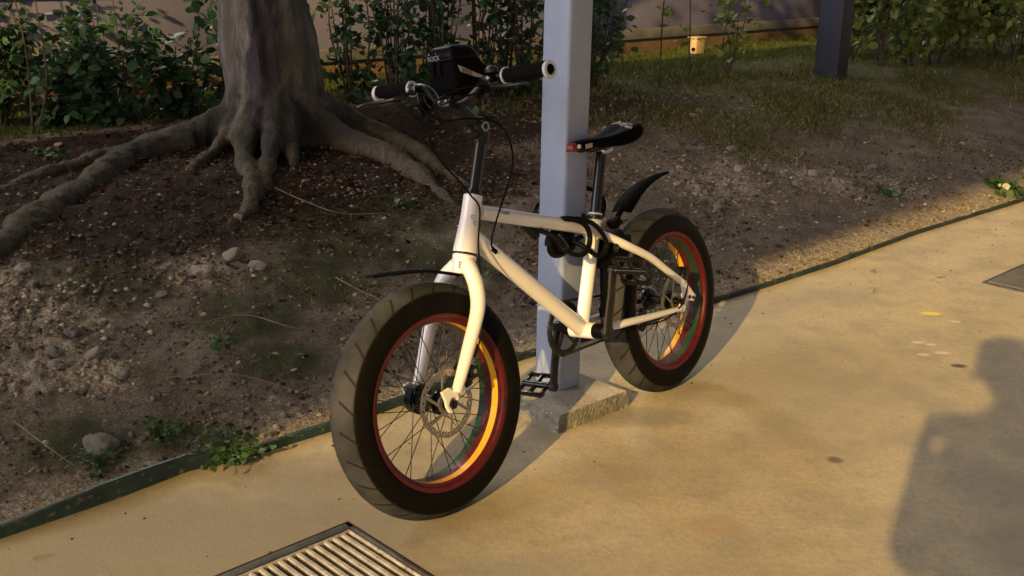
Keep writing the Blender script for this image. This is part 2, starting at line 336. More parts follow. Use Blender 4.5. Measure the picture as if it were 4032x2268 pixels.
def np_obj(name, v, f, mats, parent=None, smooth=False, mi=None):
    v = np.asarray(v, np.float32); f = np.asarray(f, np.int32); k = f.shape[1]
    me = bpy.data.meshes.new(name); me.vertices.add(len(v)); me.vertices.foreach_set('co', v.ravel())
    me.loops.add(f.size); me.loops.foreach_set('vertex_index', f.ravel()); me.polygons.add(len(f))
    me.polygons.foreach_set('loop_start', np.arange(0, f.size, k, dtype=np.int32)); me.polygons.foreach_set('loop_total', np.full(len(f), k, np.int32))
    for q in (mats if isinstance(mats, (list, tuple)) else [mats]): me.materials.append(q)
    if mi is not None: me.polygons.foreach_set('material_index', np.asarray(mi, np.int32))
    me.update(calc_edges=True); me.validate()
    if smooth: me.polygons.foreach_set('use_smooth', [True]*len(f))
    o = bpy.data.objects.new(name, me); col.objects.link(o)
    if parent: o.parent = parent
    return o
def curve(pts, n=8):                                    # catmull-rom
    P = [V3(p) for p in pts]; P = [2*P[0]-P[1]]+P+[2*P[-1]-P[-2]]; out = []
    for i in range(1, len(P)-2):
        for k in range(n):
            t = k/n; a, b_, c_, d = P[i-1:i+3]
            out.append(.5*((2*b_)+(-a+c_)*t+(2*a-5*b_+4*c_-d)*t*t+(-a+3*b_-3*c_+d)*t**3))
    out.append(P[-2]); return out
def tag(o, label=None, cat=None, group=None, kind=None):
    if label: o['label'] = label
    if cat: o['category'] = cat
    if group: o['group'] = group
    if kind: o['kind'] = kind
    return o
def empty(name, loc=(0, 0, 0), rz=0):
    o = bpy.data.objects.new(name, None); col.objects.link(o); o.location = loc; o.rotation_euler = (0, 0, rz); o.empty_display_size = .1; return o
def text(name, body, size, mat, parent, M4, extrude=.0004, spacing=1):
    cu = bpy.data.curves.new(name, 'FONT'); cu.body = body; cu.size = size; cu.extrude = extrude; cu.align_x = 'CENTER'; cu.align_y = 'CENTER'; cu.space_character = spacing
    t = bpy.data.objects.new('tmp', cu); col.objects.link(t); dg = bpy.context.evaluated_depsgraph_get(); dg.update()
    me = bpy.data.meshes.new_from_object(t.evaluated_get(dg)); bpy.data.objects.remove(t); me.materials.clear(); me.materials.append(mat); me.name = name
    o = bpy.data.objects.new(name, me); col.objects.link(o); o.parent = parent; o.matrix_local = M4; return o
def frame_mat(o, x, y, z):                               # 4x4 from origin and axes
    m = Matrix.Identity(4)
    x = Vector(x).normalized(); z = Vector(z).normalized(); y = z.cross(x).normalized(); x = y.cross(z)
    for i in range(3): m[i][0] = x[i]; m[i][1] = y[i]; m[i][2] = z[i]; m[i][3] = o[i]
    return m

# ------------------------------------------------------------------ terrain functions (s runs along the kerb, d away from it)
U = V3((.7193, .6947)); N = V3((-.6947, .7193))
CS = [-60, .716, 1.0, 1.2, 1.314, 1.6, 2.38, 3.363, 3.61, 4.184, 4.936, 6.098, 60]; CC = [2.39, 2.399, 2.402, 2.42, 2.385, 2.374, 2.417, 2.36, 2.347, 2.336, 2.357, 2.318, 2.3]
PD = [0, .15, .5, 1, 1.75, 2.3, 3, 4, 8, 60]; PZ = [.02, .05, .12, .2, .32, .35, .36, .33, .30, .30]
def cc(s): return np.interp(s, CS, CC)
def w2s(x, y): s = x*U[0]+y*U[1]; return s, x*N[0]+y*N[1]-cc(s)
def s2w(s, d): c_ = d+cc(s); return s*U[0]+c_*N[0], s*U[1]+c_*N[1]
RUB = [(1.15, 1.0, .30, 1), (1.05, .65, .22, .9), (1.18, .5, .14, 1), (1.76, 1.0, .14, .9), (4.45, .85, .4, .65), (5.0, .55, .3, .7), (5.4, .4, .3, .6), (5.3, 1.0, .2, .4), (3.7, .5, .3, .4)]
MOSS = [(2.4, 1.0, .42), (2.1, .75, .3), (1.75, .65, .28), (2.6, .65, .3), (1.45, 1.05, .25), (1.0, .22, .2), (1.25, .12, .14), (.6, .3, .25), (2.8, 1.1, .3), (1.0, 1.25, .2), (1.7, .35, .2), (3.3, .3, .3)]
def zsum(L, s, d):
    t = 0.
    for q in L: t = np.maximum(t, (q[3] if len(q) > 3 else 1)*np.exp(-((s-q[0])**2+(d-q[1])**2)/(q[2]**2)))
    return t
def gz(x, y):
    s, d = w2s(x, y)
    if d <= 0: return 0.
    z = float(np.interp(d, PD, PZ)); k = min(1, d/.3)
    z += k*(.05*noise.fractal(Vector((x*1.1, y*1.1, 3)), 1, 2, 4)*.6 + .012*noise.fractal(Vector((x*9, y*9, 7)), .9, 2, 4))
    r = float(zsum(RUB, s, d))
    if r > .15: z += r*.03*abs(noise.fractal(Vector((x*22, y*22, 1)), .8, 2, 3))
    if s > 4.2 and d < 1.2: z += .02*math.sin((s-4.2)*2.5)*math.exp(-((d-.7)**2)/.1)
    return z
# terrain sheet
sl = np.unique(np.concatenate([np.linspace(-40, -1, 30), np.arange(-1, .4, .06), np.arange(.4, 3.2, .0125), np.arange(3.2, 7.2, .022), np.arange(7.2, 14, .07), np.linspace(14, 60, 40)]).round(4))
dl = np.unique(np.concatenate([[0], np.arange(.003, 1.8, .0135), np.arange(1.8, 3.6, .03), np.arange(3.6, 6, .1), np.linspace(6, 60, 30)]).round(4))
S_, D_ = np.meshgrid(sl, dl, indexing='ij'); X_, Y_ = s2w(S_, D_)
Z_ = np.array([gz(a, b_) for a, b_ in zip(X_.ravel(), Y_.ravel())]).reshape(X_.shape)
Z_[:, 0] = .012
nv = np.stack([X_, Y_, Z_], -1).reshape(-1, 3); I = np.arange(len(sl)*len(dl)).reshape(len(sl), len(dl))
fq = np.stack([I[:-1, :-1], I[1:, :-1], I[1:, 1:], I[:-1, 1:]], -1).reshape(-1, 4)
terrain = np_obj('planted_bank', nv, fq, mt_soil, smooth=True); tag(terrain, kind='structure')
zc = np.zeros((len(nv), 4), np.float32); s_, d_ = S_.ravel(), D_.ravel()
zc[:, 0] = zsum(MOSS, s_, d_)*.75; zc[:, 1] = np.maximum(zsum(RUB, s_, d_)*.6, .42*np.exp(-(d_/.2)**2))  # soil also made paler along the edging to paint its lit strip
zc[:, 2] = np.clip(np.maximum(np.clip((d_-3.0)/.4, 0, 1), np.clip((s_-4.6)/1.5, 0, 1)*np.clip((d_-.9)/.8, 0, .55)), 0, 1)
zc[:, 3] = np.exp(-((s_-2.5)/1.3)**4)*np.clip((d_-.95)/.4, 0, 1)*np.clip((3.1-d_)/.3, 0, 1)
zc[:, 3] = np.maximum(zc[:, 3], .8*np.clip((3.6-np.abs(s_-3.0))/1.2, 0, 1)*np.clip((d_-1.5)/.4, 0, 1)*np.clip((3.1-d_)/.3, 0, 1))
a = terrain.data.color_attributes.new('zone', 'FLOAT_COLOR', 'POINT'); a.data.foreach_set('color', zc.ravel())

# concrete walkway with the drain opening cut out (s,c coordinates)
def sc2(s, c_): return (s*U[0]+c_*N[0], s*U[1]+c_*N[1])
GS0, GS1, GC0, GC1 = .44, 1.343, 1.40, 1.933
mb = MB()
ss = [-60, GS0, GS1, 60]; cs_ = [-60, GC0, GC1, 2.9]
for i in range(3):
    for j in range(3):
        if i == 1 and j == 1: continue
        q = [sc2(ss[i], cs_[j]), sc2(ss[i+1], cs_[j]), sc2(ss[i+1], cs_[j+1]), sc2(ss[i], cs_[j+1])]; mb.add([(*p, 0) for p in q], [(0, 1, 2, 3)])
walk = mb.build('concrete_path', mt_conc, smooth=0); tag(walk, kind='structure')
mb = MB().box((0, 30, -.6), (160, 160, .2)); gsub = mb.build('ground', mt_soil, smooth=0); tag(gsub, kind='structure')
gsub.location.z = -.05

# green edging strip
mb = MB(); sv = np.unique(np.concatenate([np.linspace(-30, .2, 20), np.arange(.2, 8, .03), np.linspace(8, 40, 30)]))
vs = []; fs = []
hs_ = np.interp(sv, [-30, .5, .75, .95, 1.2, 1.33, 1.6, 3, 30], [.028, .028, .03, .05, .045, .024, .028, .02, .015])
for i, s in enumerate(sv):
    h_ = hs_[i]*(1+.12*noise.noise(Vector((s*5, 0, 0)))); wob = .003*noise.noise(Vector((s*3, 5, 0)))
    for (dd, z) in ((-.006+wob, -.01), (-.008+wob, h_*.9), (-.003+wob, h_), (.007+wob, h_), (.010+wob, -.01)):
        x, y = s2w(s, dd); vs.append((x, y, z))
for i in range(len(sv)-1):
    for k in range(4): fs.append((i*5+k, (i+1)*5+k, (i+1)*5+k+1, i*5+k+1))
mb.add(vs, fs); ed = mb.build('garden_edging', mt_green_edge, smooth=40); tag(ed, 'dark green painted edging strip between the soil bank and the path', 'edging')

# ------------------------------------------------------------------ plinth and pole
def plinth():
    c0 = V3((.137, 2.832)); c1 = V3((.345, 3.022)); c2 = V3((.207, 3.165)); c3 = c0+(c2-c1)
    k = 1.0; hgt = .05; mb = MB(); top = []; P = [c0, c1, c2, c3]
    n = 14
    for i in range(4):
        a_, b_ = P[i], P[(i+1) % 4]
        for j in range(n): top.append(a_+(b_-a_)*j/n)
    ctr = sum(P)/4; vs = []; m_ = len(top)
    for lv, (ex, z) in enumerate(((.006, -.01), (.004, .02), (.002, .04), (-.004, hgt))):
        for p in top:
            o = (p-ctr)/np.linalg.norm(p-ctr); jt = .0025*noise.noise(Vector((p[0]*40, p[1]*40, z*60))) if lv < 3 else .002*noise.noise(Vector((p[0]*30, p[1]*30, 0)))
            q = p+o*(ex+jt); vs.append((q[0], q[1], z))
    fs = []; mi = []
    for lv in range(3):
        for j in range(m_): fs.append((lv*m_+j, lv*m_+(j+1) % m_, (lv+1)*m_+(j+1) % m_, (lv+1)*m_+j))
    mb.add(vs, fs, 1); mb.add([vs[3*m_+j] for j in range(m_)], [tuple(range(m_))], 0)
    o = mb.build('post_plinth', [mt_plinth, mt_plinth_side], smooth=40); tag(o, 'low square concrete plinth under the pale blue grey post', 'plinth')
plinth()
def post(name, corner, d1, d2, w1, w2, z0, z1, mat, label, cat, parts):
    # corner nearest camera; d1,d2 unit directions of the two visible faces
    ctr = corner+d1*w1/2+d2*w2/2; root = empty(name, (*ctr, z0)); tag(root, label, cat)
    ang = math.atan2(d2[1], d2[0]); R = Matrix.Rotation(ang, 3, 'Z')
    mb = MB().box((0, 0, (z1-z0)/2), (w2, w1, z1-z0), R, .011, 0, 4); mb.build('shaft', mat, root, smooth=60)
    return root
u_ = V3((-.6235, .7818)); v_ = V3((.7818, .6235))
post('square_post', V3((.141, 3.003)), u_, v_, .113, .086, .049, 4.2, mt_pole, 'pale blue grey square steel post that the white bicycle leans on', 'post', 1)
post('square_post', V3((2.40, 8.38)), V3((-.66, .75)), V3((.75, .66)), .21, .14, .25, 4.2, mt_darkpost, 'dark navy square post standing in the grass at the back right', 'post', 1)

# walkway roof carried by the pale post (its eaves line cuts the lamp light above the bank)
def slab(name, s0, s1, c0, c1, z0, z1, mat):
    q = [sc2(s0, c0-.77), sc2(s1, c0+.55), sc2(s1, c1), sc2(s0, c1)]
    mb = MB(); vs = [(*p, z0) for p in q]+[(*p, z1) for p in q]
    mb.add(vs, [(3, 2, 1, 0), (4, 5, 6, 7), (0, 1, 5, 4), (1, 2, 6, 5), (2, 3, 7, 6), (3, 0, 4, 7)]); return mb
rf = slab('walkway_roof', -26, 14, -1.33, 2.40, 4.2, 4.3, mt_roof)
for s in np.arange(-25, 14, 1.5):
    q = sc2(s, .7); rf.box((q[0], q[1], 4.17), (.05, 3.2, .06), Matrix.Rotation(math.atan2(N[1], N[0])-math.pi/2, 3, 'Z'))
o = rf.build('walkway_roof', mt_roof, smooth=0); tag(o, 'flat grey covered walkway roof carried over the path on the pale post', 'roof')

# ------------------------------------------------------------------ drain grate and metal cover
def sR(): return Matrix(((U[0], N[0], 0), (U[1], N[1], 0), (0, 0, 1)))
RS = sR()
root = empty('drain_grate', (*sc2((GS0+GS1)/2, (GC0+GC1)/2), 0)); root.rotation_euler = (0, 0, math.atan2(U[1], U[0])); tag(root, 'ribbed metal drain grate set into the concrete in front of the front wheel', 'drain grate')
gw, gd = GS1-GS0, GC1-GC0
mb = MB()
for sx, sy, cx, cy in ((gw-.006, .024, 0, gd/2-.015), (gw-.006, .012, 0, -gd/2+.009), (.010, gd-.006, gw/2-.008, 0), (.010, gd-.006, -gw/2+.008, 0)): mb.box((cx, cy, -.016), (sx, sy, .03), bev=.0012)
mb.build('outer_frame', mt_iron, root)
mb = MB()
for sx, sy, cx, cy in ((gw-.034, .007, 0, gd/2-.0325), (gw-.034, .007, 0, -gd/2+.0225)): mb.box((cx, cy, -.016), (sx, sy, .026), bev=.0015)
for sx, sy, cx, cy in ((.006, gd-.044, gw/2-.0195, -.004), (.006, gd-.044, -gw/2+.0195, -.004)): mb.box((cx, cy, -.016), (sx, sy, .026), bev=.0015)
mb.build('inner_frame', mt_bar, root)
x = gw/2-.040; k = 0
barmesh = None
while x > -gw/2+.03:
    if barmesh is None:
        L_ = gd-.062; y0, y1 = -L_/2-.004, L_/2-.004
        prof = [(-.0045, -.004), (.0035, -.004), (.0055, -.008), (-.0005, -.028), (-.0035, -.028), (-.0050, -.008)]
        mb = MB(); mb.prism(prof, y0, y1)
        br = mb.build('bar', mt_bar, root, Matrix.Translation((x, 0, 0)), smooth=0)
        barmesh = br.data
    else:
        br = bpy.data.objects.new('bar', barmesh); col.objects.link(br); br.parent = root; br.matrix_local = Matrix.Translation((x, 0, 0))@Matrix.Rotation(random.uniform(-.004, .004), 4, 'Z')
    x -= .0243; k += 1
mb = MB(); mb.box((0, 0, -.13), (gw, gd, .02)); mb.box((0, gd/2+.004, -.065), (gw+.02, .008, .13)); mb.box((0, -gd/2-.004, -.065), (gw+.02, .008, .13)); mb.box((gw/2+.004, 0, -.065), (.008, gd, .13)); mb.box((-gw/2-.004, 0, -.065), (.008, gd, .13))
mb.build('drain_pit', mt_pit, root, Matrix.Translation((0, 0, -.002)), smooth=0)
# checker plate cover at right
root = tag(empty('access_cover', (*sc2(4.40, 1.788-.0), .0), math.atan2(U[1], U[0])), 'grey checker plate access cover in the path at the right edge', 'cover')
CW, CD = .62, .5                                        # spans s 4.40.., c below
mb = MB().box((CW/2-.0, -CD/2, .001), (CW, CD, .012), bev=.002); mb.build('frame', mt_iron, root)
mb = MB().box((CW/2, -CD/2, .0035), (CW-.03, CD-.03, .012), bev=.0015)
for i in range(38):
    for j in range(30):
        cx, cy = .025+i*.0155, -.025-j*.0155; a_ = math.pi/4 if (i+j) % 2 else -math.pi/4
        if cx > CW-.02 or -cy > CD-.02: continue
        mb.box((cx, cy, .0098), (.012, .003, .0022), Matrix.Rotation(a_, 3, 'Z'))
mb.build('checker_plate', mt_checker, root, smooth=0)

# ------------------------------------------------------------------ boundary wall at the back
WD = 4.55
root = tag(empty('boundary_wall', (*s2w(5, WD), .28), math.atan2(U[1], U[0])), 'long rendered boundary wall with ledge and ochre footing behind the hedge', 'wall')
def seg_box(name, s0, s1, d0, d1, z0, z1, mat, bev=.01):
    mb = MB().box(((s0+s1)/2-5, (d0+d1)/2-WD, (z0+z1)/2-.28), (s1-s0, d1-d0, z1-z0), bev=bev); return mb.build(name, mat, root, smooth=30)
for i in range(-3, 3): seg_box('wall_panel', i*1.9+.5, i*1.9+2.39, WD, WD+.14, .3, .93, mt_wall, .008)
for i in range(3, 6): seg_box('wall_panel', i*1.9+.5, i*1.9+2.39, WD, WD+.14, .3, .93, mt_wall_cool, .008)
seg_box('ledge', -5.5, 11.9, WD-.10, WD-.003, .44, .53, mt_ledge, .008)
seg_box('footing', -5.5, 11.9, WD-.07, WD-.005, .1, .437, mt_foot, .005)
seg_box('rail', -5.5, 11.9, WD-.02, WD+.15, .931, .949, mt_wall_cool, .002)
# cream floodlight-like box by the wall
root = tag(empty('utility_box', (1.66, 10.38, .32), math.atan2(U[1], U[0])), 'small cream weatherproof box standing on the lawn by the wall', 'utility box')
mb = MB().box((0, 0, .085), (.13, .09, .14), bev=.012); mb.build('housing', mt_cream, root)
MB().box((0, -.0, .163), (.15, .11, .016), bev=.004).build('lid', mt_cream, root); MB().box((0, 0, .006), (.07, .06, .03), bev=.003).build('foot', mt_iron, root)
MB().disc((-.075, -.02, .06), .015, -.01, .01, 16, ax=(1, 0, 0)).build('cable_gland', mt_black, root)
mb = MB().tube([(5.57, 12.59, .3), (5.50, 12.6, .9), (5.40, 12.62, 1.9)], .022, 8); o = mb.build('garden_stake', mt_stake); tag(o, 'thin pale stake leaning in the grass at the top right', 'stake')

# ------------------------------------------------------------------ foliage
LV = np.array([(0, 0, 0), (0, .5, .03), (0, 1, -.10), (.30, .28, .07), (.33, .62, .04), (-.30, .28, .07), (-.33, .62, .04)])
LF = np.array([(0, 3, 1), (1, 3, 4), (1, 4, 2), (0, 1, 5), (1, 6, 5), (1, 2, 6)])
def leaves(pos, size, up=.6, wid=1., flat=None):
    n = len(pos); pos = np.asarray(pos, float)
    d = rng.normal(size=(n, 3)); d[:, 2] = d[:, 2]*.5-.25; d /= np.linalg.norm(d, axis=1)[:, None]
    nn = rng.normal(size=(n, 3))*(1-up); nn[:, 2] += up
    if flat: d[:, 2] *= .15
    x = np.cross(d, nn); x /= np.linalg.norm(x, axis=1)[:, None]+1e-9; z = np.cross(x, d)
    s = size*(.4+1.05*rng.random(n))
    v = pos[:, None]+s[:, None, None]*(LV[None, :, 0:1]*wid*x[:, None]+LV[None, :, 1:2]*d[:, None]+LV[None, :, 2:3]*z[:, None])
    f = LF[None]+(np.arange(n)*7)[:, None, None]
    return v.reshape(-1, 3), f.reshape(-1, 3)
def shrub(name, x, y, h, spread, nst, ntw, nlf, size, leafmat, label, cat='shrub', group=None, low=.05, lean=(0, 0), wid=1.):
    z0 = gz(x, y); root = empty(name, (x, y, z0)); tag(root, label, cat, group); st = MB(); lp = []
    for i in range(nst):
        a_ = random.uniform(0, 6.28); r = random.random()**.5*spread*.35; top = V3((math.cos(a_)*spread*random.uniform(.2, .9)+lean[0], math.sin(a_)*spread*random.uniform(.2, .9)+lean[1], h*random.uniform(.65, 1.1)))
        b0 = V3((math.cos(a_)*r*.4, math.sin(a_)*r*.4, -.03)); mid = (b0+top)/2+rng.normal(size=3)*.04*h
        P = curve([b0, mid, top], 5); rr = np.linspace(.007, .0025, len(P))*min(1, h/.6+.2); st.tube(P, list(rr), 5)
        for j in range(ntw):
            k = random.randint(max(1, int(len(P)*low)), len(P)-1); p = P[k]; e = p+V3((random.gauss(0, 1), random.gauss(0, 1), random.gauss(.25, .5)))*spread*.33
            st.tube([p, (p+e)/2+rng.normal(size=3)*.01, e], [.0028, .002, .0012], 4)
            for q in range(nlf): t = random.uniform(.25, 1.05); lp.append(p+(e-p)*t+rng.normal(size=3)*size*.45)
        for q in range(nlf): lp.append(P[-1]+rng.normal(size=3)*size*.8)
    lp = [p for p in lp if p[2] > .01]
    st.build('stem', mt_twig, root); v, f = leaves(lp, size, wid=wid); np_obj('foliage', v, f, leafmat, root); return root
random.seed(11)
hg = 'hedge shrubs behind the bank'
for i, (x, y, h, sp_, dn) in enumerate([(-3.05, 5.85, .75, .34, 1), (-2.72, 5.8, .62, .30, 1), (-2.42, 5.85, .52, .28, 1.2), (-2.12, 5.82, .45, .26, 1.2), (-1.86, 6.05, .5, .26, 1), (-1.62, 6.35, .75, .26, .9), (-1.38, 6.7, .9, .26, .8), (-2.95, 6.25, .9, .3, .6), (-2.3, 6.3, .62, .3, .45)]):
    shrub('hedge_shrub', x, y, h, sp_, 9, 7, int(8*dn), .058, mt_leaf, 'green leafy hedge shrub along the back of the bank left of the tree', group='hedge shrubs left of the tree', low=.0)
for i, (x, y, h, sp_, dn) in enumerate([(-.98, 6.75, 1.05, .26, 1), (-.72, 6.72, 1.0, .26, 1), (-.45, 6.85, 1.05, .26, 1), (-.2, 6.95, 1.0, .26, 1), (.06, 7.12, 1.05, .26, 1), (.32, 7.3, 1.0, .26, 1), (-.6, 7.05, 1.1, .28, .9), (-.08, 7.3, 1.1, .28, .8), (.5, 7.5, 1.0, .25, .8)]):
    shrub('hedge_shrub', x, y, h, sp_, 9, 8, int(8*dn), .052, mt_leaf, 'green leafy hedge shrub between the tree trunk and the pale post', group='hedge shrubs between tree and post', low=.0)
for i, (x, y, h, sp_) in enumerate([(2.98, 9.3, .95, .34), (3.3, 9.45, .9, .34), (3.62, 9.75, .95, .34), (3.95, 9.95, .8, .3), (4.35, 10.3, .8, .34), (4.7, 10.6, .85, .34), (2.85, 9.75, .8, .22), (5.1, 10.9, .9, .34), (3.5, 10.3, 1.0, .34), (4.2, 10.9, 1.1, .34)]):
    shrub('bush', x, y, h, sp_, 6, 8, 7, .07, mt_leaf_y, 'yellow green leafy bush behind the dark post at the right', 'bush', 'yellow green bushes behind the dark post', low=.22)
for i, (s_k, d_k) in enumerate([(11.6, 4.3), (12.2, 4.0), (12.9, 3.9), (13.6, 3.7), (14.3, 3.5), (12.4, 4.9), (13.4, 4.7), (14.5, 4.4), (15.3, 3.8), (11.9, 5.3)]):
    xk, yk = s2w(s_k, d_k); shrub('dark_shrub', xk, yk, 1.5, .55, 9, 9, 12, .10, mt_leaf_d, 'dark dense shrub in the far right background beyond the bushes', group='dark shrubs far back at the right', low=.0)
for i, (x, y, h, lab) in enumerate([(1.0, 7.75, 1.1, 'thin sapling with few leaves just right of the pale post'), (1.26, 8.1, 1.1, 'thin sapling with few leaves standing before the cream box'), (1.62, 8.75, 1.0, 'bushy low sapling left of the dark post'), (.82, 8.5, 1.2, 'sparse sapling against the boundary wall beside the pale post'), (3.1, 8.75, .8, 'slim sapling right of the dark post'), (4.1, 9.3, 1.1, 'slim bare sapling near the top right corner'), (-2.4, 5.5, 1.3, 'bare leaning sapling stem in front of the beige wall at the left')]):
    if i == 2: shrub('sapling', x, y, .5, .3, 4, 5, 5, .06, mt_leaf_y, lab, 'sapling', low=.4)
    else: shrub('sapling', x, y, h, .12, 1 if i < 6 else 2, 7, 3, .055, mt_leaf if i > 5 else mt_leaf_y, lab, 'sapling', low=.3)

# ------------------------------------------------------------------ tree
tree = tag(empty('tree', (-1.2, 5.42, .33)), 'thick grey barked tree with spreading surface roots left of the bicycle', 'tree')
def tl(x, y, z): return (x+1.2, y-5.42, z-.33)
mb = MB()
lev = [(.15, -1.17, 5.42, .31), (.33, -1.17, 5.42, .285), (.42, -1.18, 5.42, .265), (.52, -1.185, 5.42, .245), (.65, -1.19, 5.42, .23), (.8, -1.205, 5.42, .22), (1.0, -1.225, 5.43, .205), (1.4, -1.26, 5.45, .19), (2.0, -1.3, 5.5, .175), (2.8, -1.33, 5.55, .16), (3.3, -1.35, 5.6, .14)]
vs = []; fs = []; SEG = 72; zz = np.linspace(.15, 3.3, 110)
for z in zz:
    cx = np.interp(z, [q[0] for q in lev], [q[1] for q in lev]); cy = np.interp(z, [q[0] for q in lev], [q[2] for q in lev]); r = np.interp(z, [q[0] for q in lev], [q[3] for q in lev])
    for k in range(SEG):
        a_ = 2*math.pi*k/SEG; fl = 1+(.10*math.sin(3*a_+.8)+.07*math.sin(5*a_+2)+.04*math.sin(8*a_))*(1-.4*min(1, z/2))
        fl += .03*noise.noise(Vector((math.cos(a_)*3, math.sin(a_)*3, z*1.3)))
        fl -= .16*math.exp(-((a_-4.95)/.16)**2)*math.exp(-((z-.9)/1.2)**2)
        vs.append(tl(cx+r*fl*math.cos(a_), cy+r*fl*math.sin(a_), z))
for i in range(len(zz)-1):
    for k in range(SEG): k2 = (k+1) % SEG; fs.append((i*SEG+k, i*SEG+k2, (i+1)*SEG+k2, (i+1)*SEG+k))
fs.append(tuple(range(SEG))); fs.append(tuple((len(zz)-1)*SEG+k for k in range(SEG))); mb.add(vs, fs)
def root_(pts, seg=14, flat=.8):
    P = []
    for (x, y, dz, r) in pts: P.append((x, y, gz(x, y)+dz-(.18*r if r < .1 else .1*r), r))
    C = curve([(*tl(*p[:3]), ) for p in P], 8); rr = np.interp(np.linspace(0, len(P)-1, len(C)), range(len(P)), [p[3] for p in P])
    rr = [.90*r*(1+.12*noise.noise(Vector((i*.35, r*50, 1)))) for i, r in enumerate(rr)]; mb.tube(C, rr, seg)
root_([(-1.2, 5.4, .22, .13), (-1.38, 5.28, .09, .10), (-1.6, 5.05, .03, .085), (-1.70, 4.75, .012, .078), (-1.73, 4.4, .0, .072), (-1.75, 4.05, -.005, .075), (-1.77, 3.7, -.01, .078), (-1.8, 3.3, -.03, .075), (-1.85, 2.9, -.05, .06)])
root_([(-1.15, 5.4, .20, .12), (-1.0, 5.42, .12, .10), (-.8, 5.3, .05, .08), (-.6, 5.17, .025, .07), (-.44, 4.98, .01, .052), (-.30, 4.74, -.005, .035), (-.2, 4.6, -.03, .02)])
root_([(-1.1, 5.5, .22, .12), (-.92, 5.62, .11, .09), (-.68, 5.58, .04, .065), (-.5, 5.38, .02, .055), (-.36, 5.14, .005, .045), (-.18, 4.85, -.005, .035), (-.05, 4.6, -.04, .02)])
root_([(-1.2, 5.25, .18, .12), (-1.235, 5.08, .10, .07), (-1.22, 4.94, .045, .05), (-1.14, 4.7, .02, .048), (-1.08, 4.5, .01, .045), (-1.055, 4.3, .005, .042), (-1.1, 4.15, -.02, .028)])
root_([(-1.15, 5.25, .18, .12), (-1.11, 5.08, .10, .06), (-1.095, 4.92, .045, .044), (-1.07, 4.72, .015, .042), (-1.045, 4.55, -.01, .03), (-1.03, 4.4, -.05, .02)])
root_([(-1.1, 5.25, .16, .10), (-1.04, 5.08, .07, .05), (-.99, 4.9, .015, .025), (-.97, 4.75, -.02, .018)])
root_([(-1.3, 5.25, .12, .08), (-1.36, 5.0, .035, .035), (-1.38, 4.75, .012, .03), (-1.42, 4.55, -.02, .02)])
root_([(-1.5, 5.1, .03, .06), (-1.85, 4.75, .0, .045), (-2.05, 4.3, -.012, .045), (-2.2, 3.8, -.03, .04)])
root_([(-1.2, 5.5, .2, .14), (-1.2, 5.9, .03, .09), (-1.1, 6.2, -.03, .05)])
# limbs above the picture
for (e, r0, r1) in (((-2.3, 5.3, 4.6), .09, .04), ((-.3, 5.2, 4.7), .09, .04), ((-1.5, 6.7, 4.8), .08, .03), ((-1.2, 4.4, 4.9), .07, .03)):
    C = curve([tl(-1.33, 5.55, 2.9), tl((e[0]-1.35)/2, (e[1]+5.6)/2, 3.7), tl(*e)], 6); mb.tube(C, list(np.linspace(r0, r1, len(C))), 10)
trk = mb.build('trunk', mt_bark, tree, remesh=.0115, smit=3)
nv_ = len(trk.data.vertices); co = np.empty(nv_*3, np.float32); no = np.empty(nv_*3, np.float32)
trk.data.vertices.foreach_get('co', co); trk.data.vertices.foreach_get('normal', no); co = co.reshape(-1, 3); no = no.reshape(-1, 3); kk = np.zeros(nv_)
for i, c_ in enumerate(co.tolist()):                    # knots, ridges and cracks in the real surface
    kk[i] = .014*noise.fractal(Vector((c_[0]*7, c_[1]*7, c_[2]*5)), 1, 2, 3)+.006*noise.fractal(Vector((c_[0]*26, c_[1]*26, c_[2]*7)), .8, 2, 3)-.010*max(0, noise.noise(Vector((c_[0]*14, c_[1]*14, c_[2]*3+9))))**.7
co += no*kk[:, None]; trk.data.vertices.foreach_set('co', co.astype(np.float32).ravel()); trk.data.update()
P_ = []
for k in range(60):
    c_ = V3((-1.3, 5.3, 4.9))+rng.normal(size=3)*V3((1.1, 1.1, .5)); P_.append(c_+rng.normal(size=(70, 3))*.24)
P_ = np.concatenate(P_); P_ = P_[P_[:, 2] > 3.6]-V3((-1.2, 5.42, .33)); v, f = leaves(P_, .12); np_obj('crown', v, f, mt_leaf, tree)

# ------------------------------------------------------------------ stones, gravel, litter, grass
def stone_mesh(i, sub=2):
    bm = bmesh.new(); bmesh.ops.create_icosphere(bm, subdivisions=sub, radius=1)
    for v in bm.verts:
        k = 1+.38*noise.noise(v.co*1.3+Vector((i*9, 0, 0)))+.14*noise.noise(v.co*3.1+Vector((i*5, 3, 0))); v.co = Vector((v.co.x*k, v.co.y*k*.8, v.co.z*k*.6))
    return bm
smesh = []
for i in range(6):
    bm = stone_mesh(i, 3); me = bpy.data.meshes.new('stone'); bm.to_mesh(me); bm.free(); me.materials.append(mt_stone if i % 3 else mt_stone_g)
    smesh.append(me)
def stone(x, y, r, label, group=None, i=None, name='stone'):
    o = bpy.data.objects.new(name, smesh[(i if i is not None else random.randint(0, 5))]); col.objects.link(o)
    o.location = (x, y, gz(x, y)+r*.25); o.rotation_euler = (random.uniform(-.4, .4), random.uniform(-.4, .4), random.uniform(0, 6.3)); o.scale = (r, r, r*random.uniform(.8, 1.1)); tag(o, label, 'stone', group); return o
stone(-1.04, 2.57, .045, 'grey flat stone behind the green edging at the lower left', i=0)
stone(-1.075, 4.2, .022, 'pale round stone at the tip of the front root', i=1)
stone(1.42, 4.2, .019, 'cream stone lying alone on the concrete path', i=2)
stone(1.52, 4.48, .013, 'small dark stone on the path near the edging', i=3)
stone(-1.64, 5.44, .03, 'pale grey stone beside the left foot of the trunk', i=4)
stone(-.58, 5.54, .024, 'white stone between the right roots and the hedge', i=5)
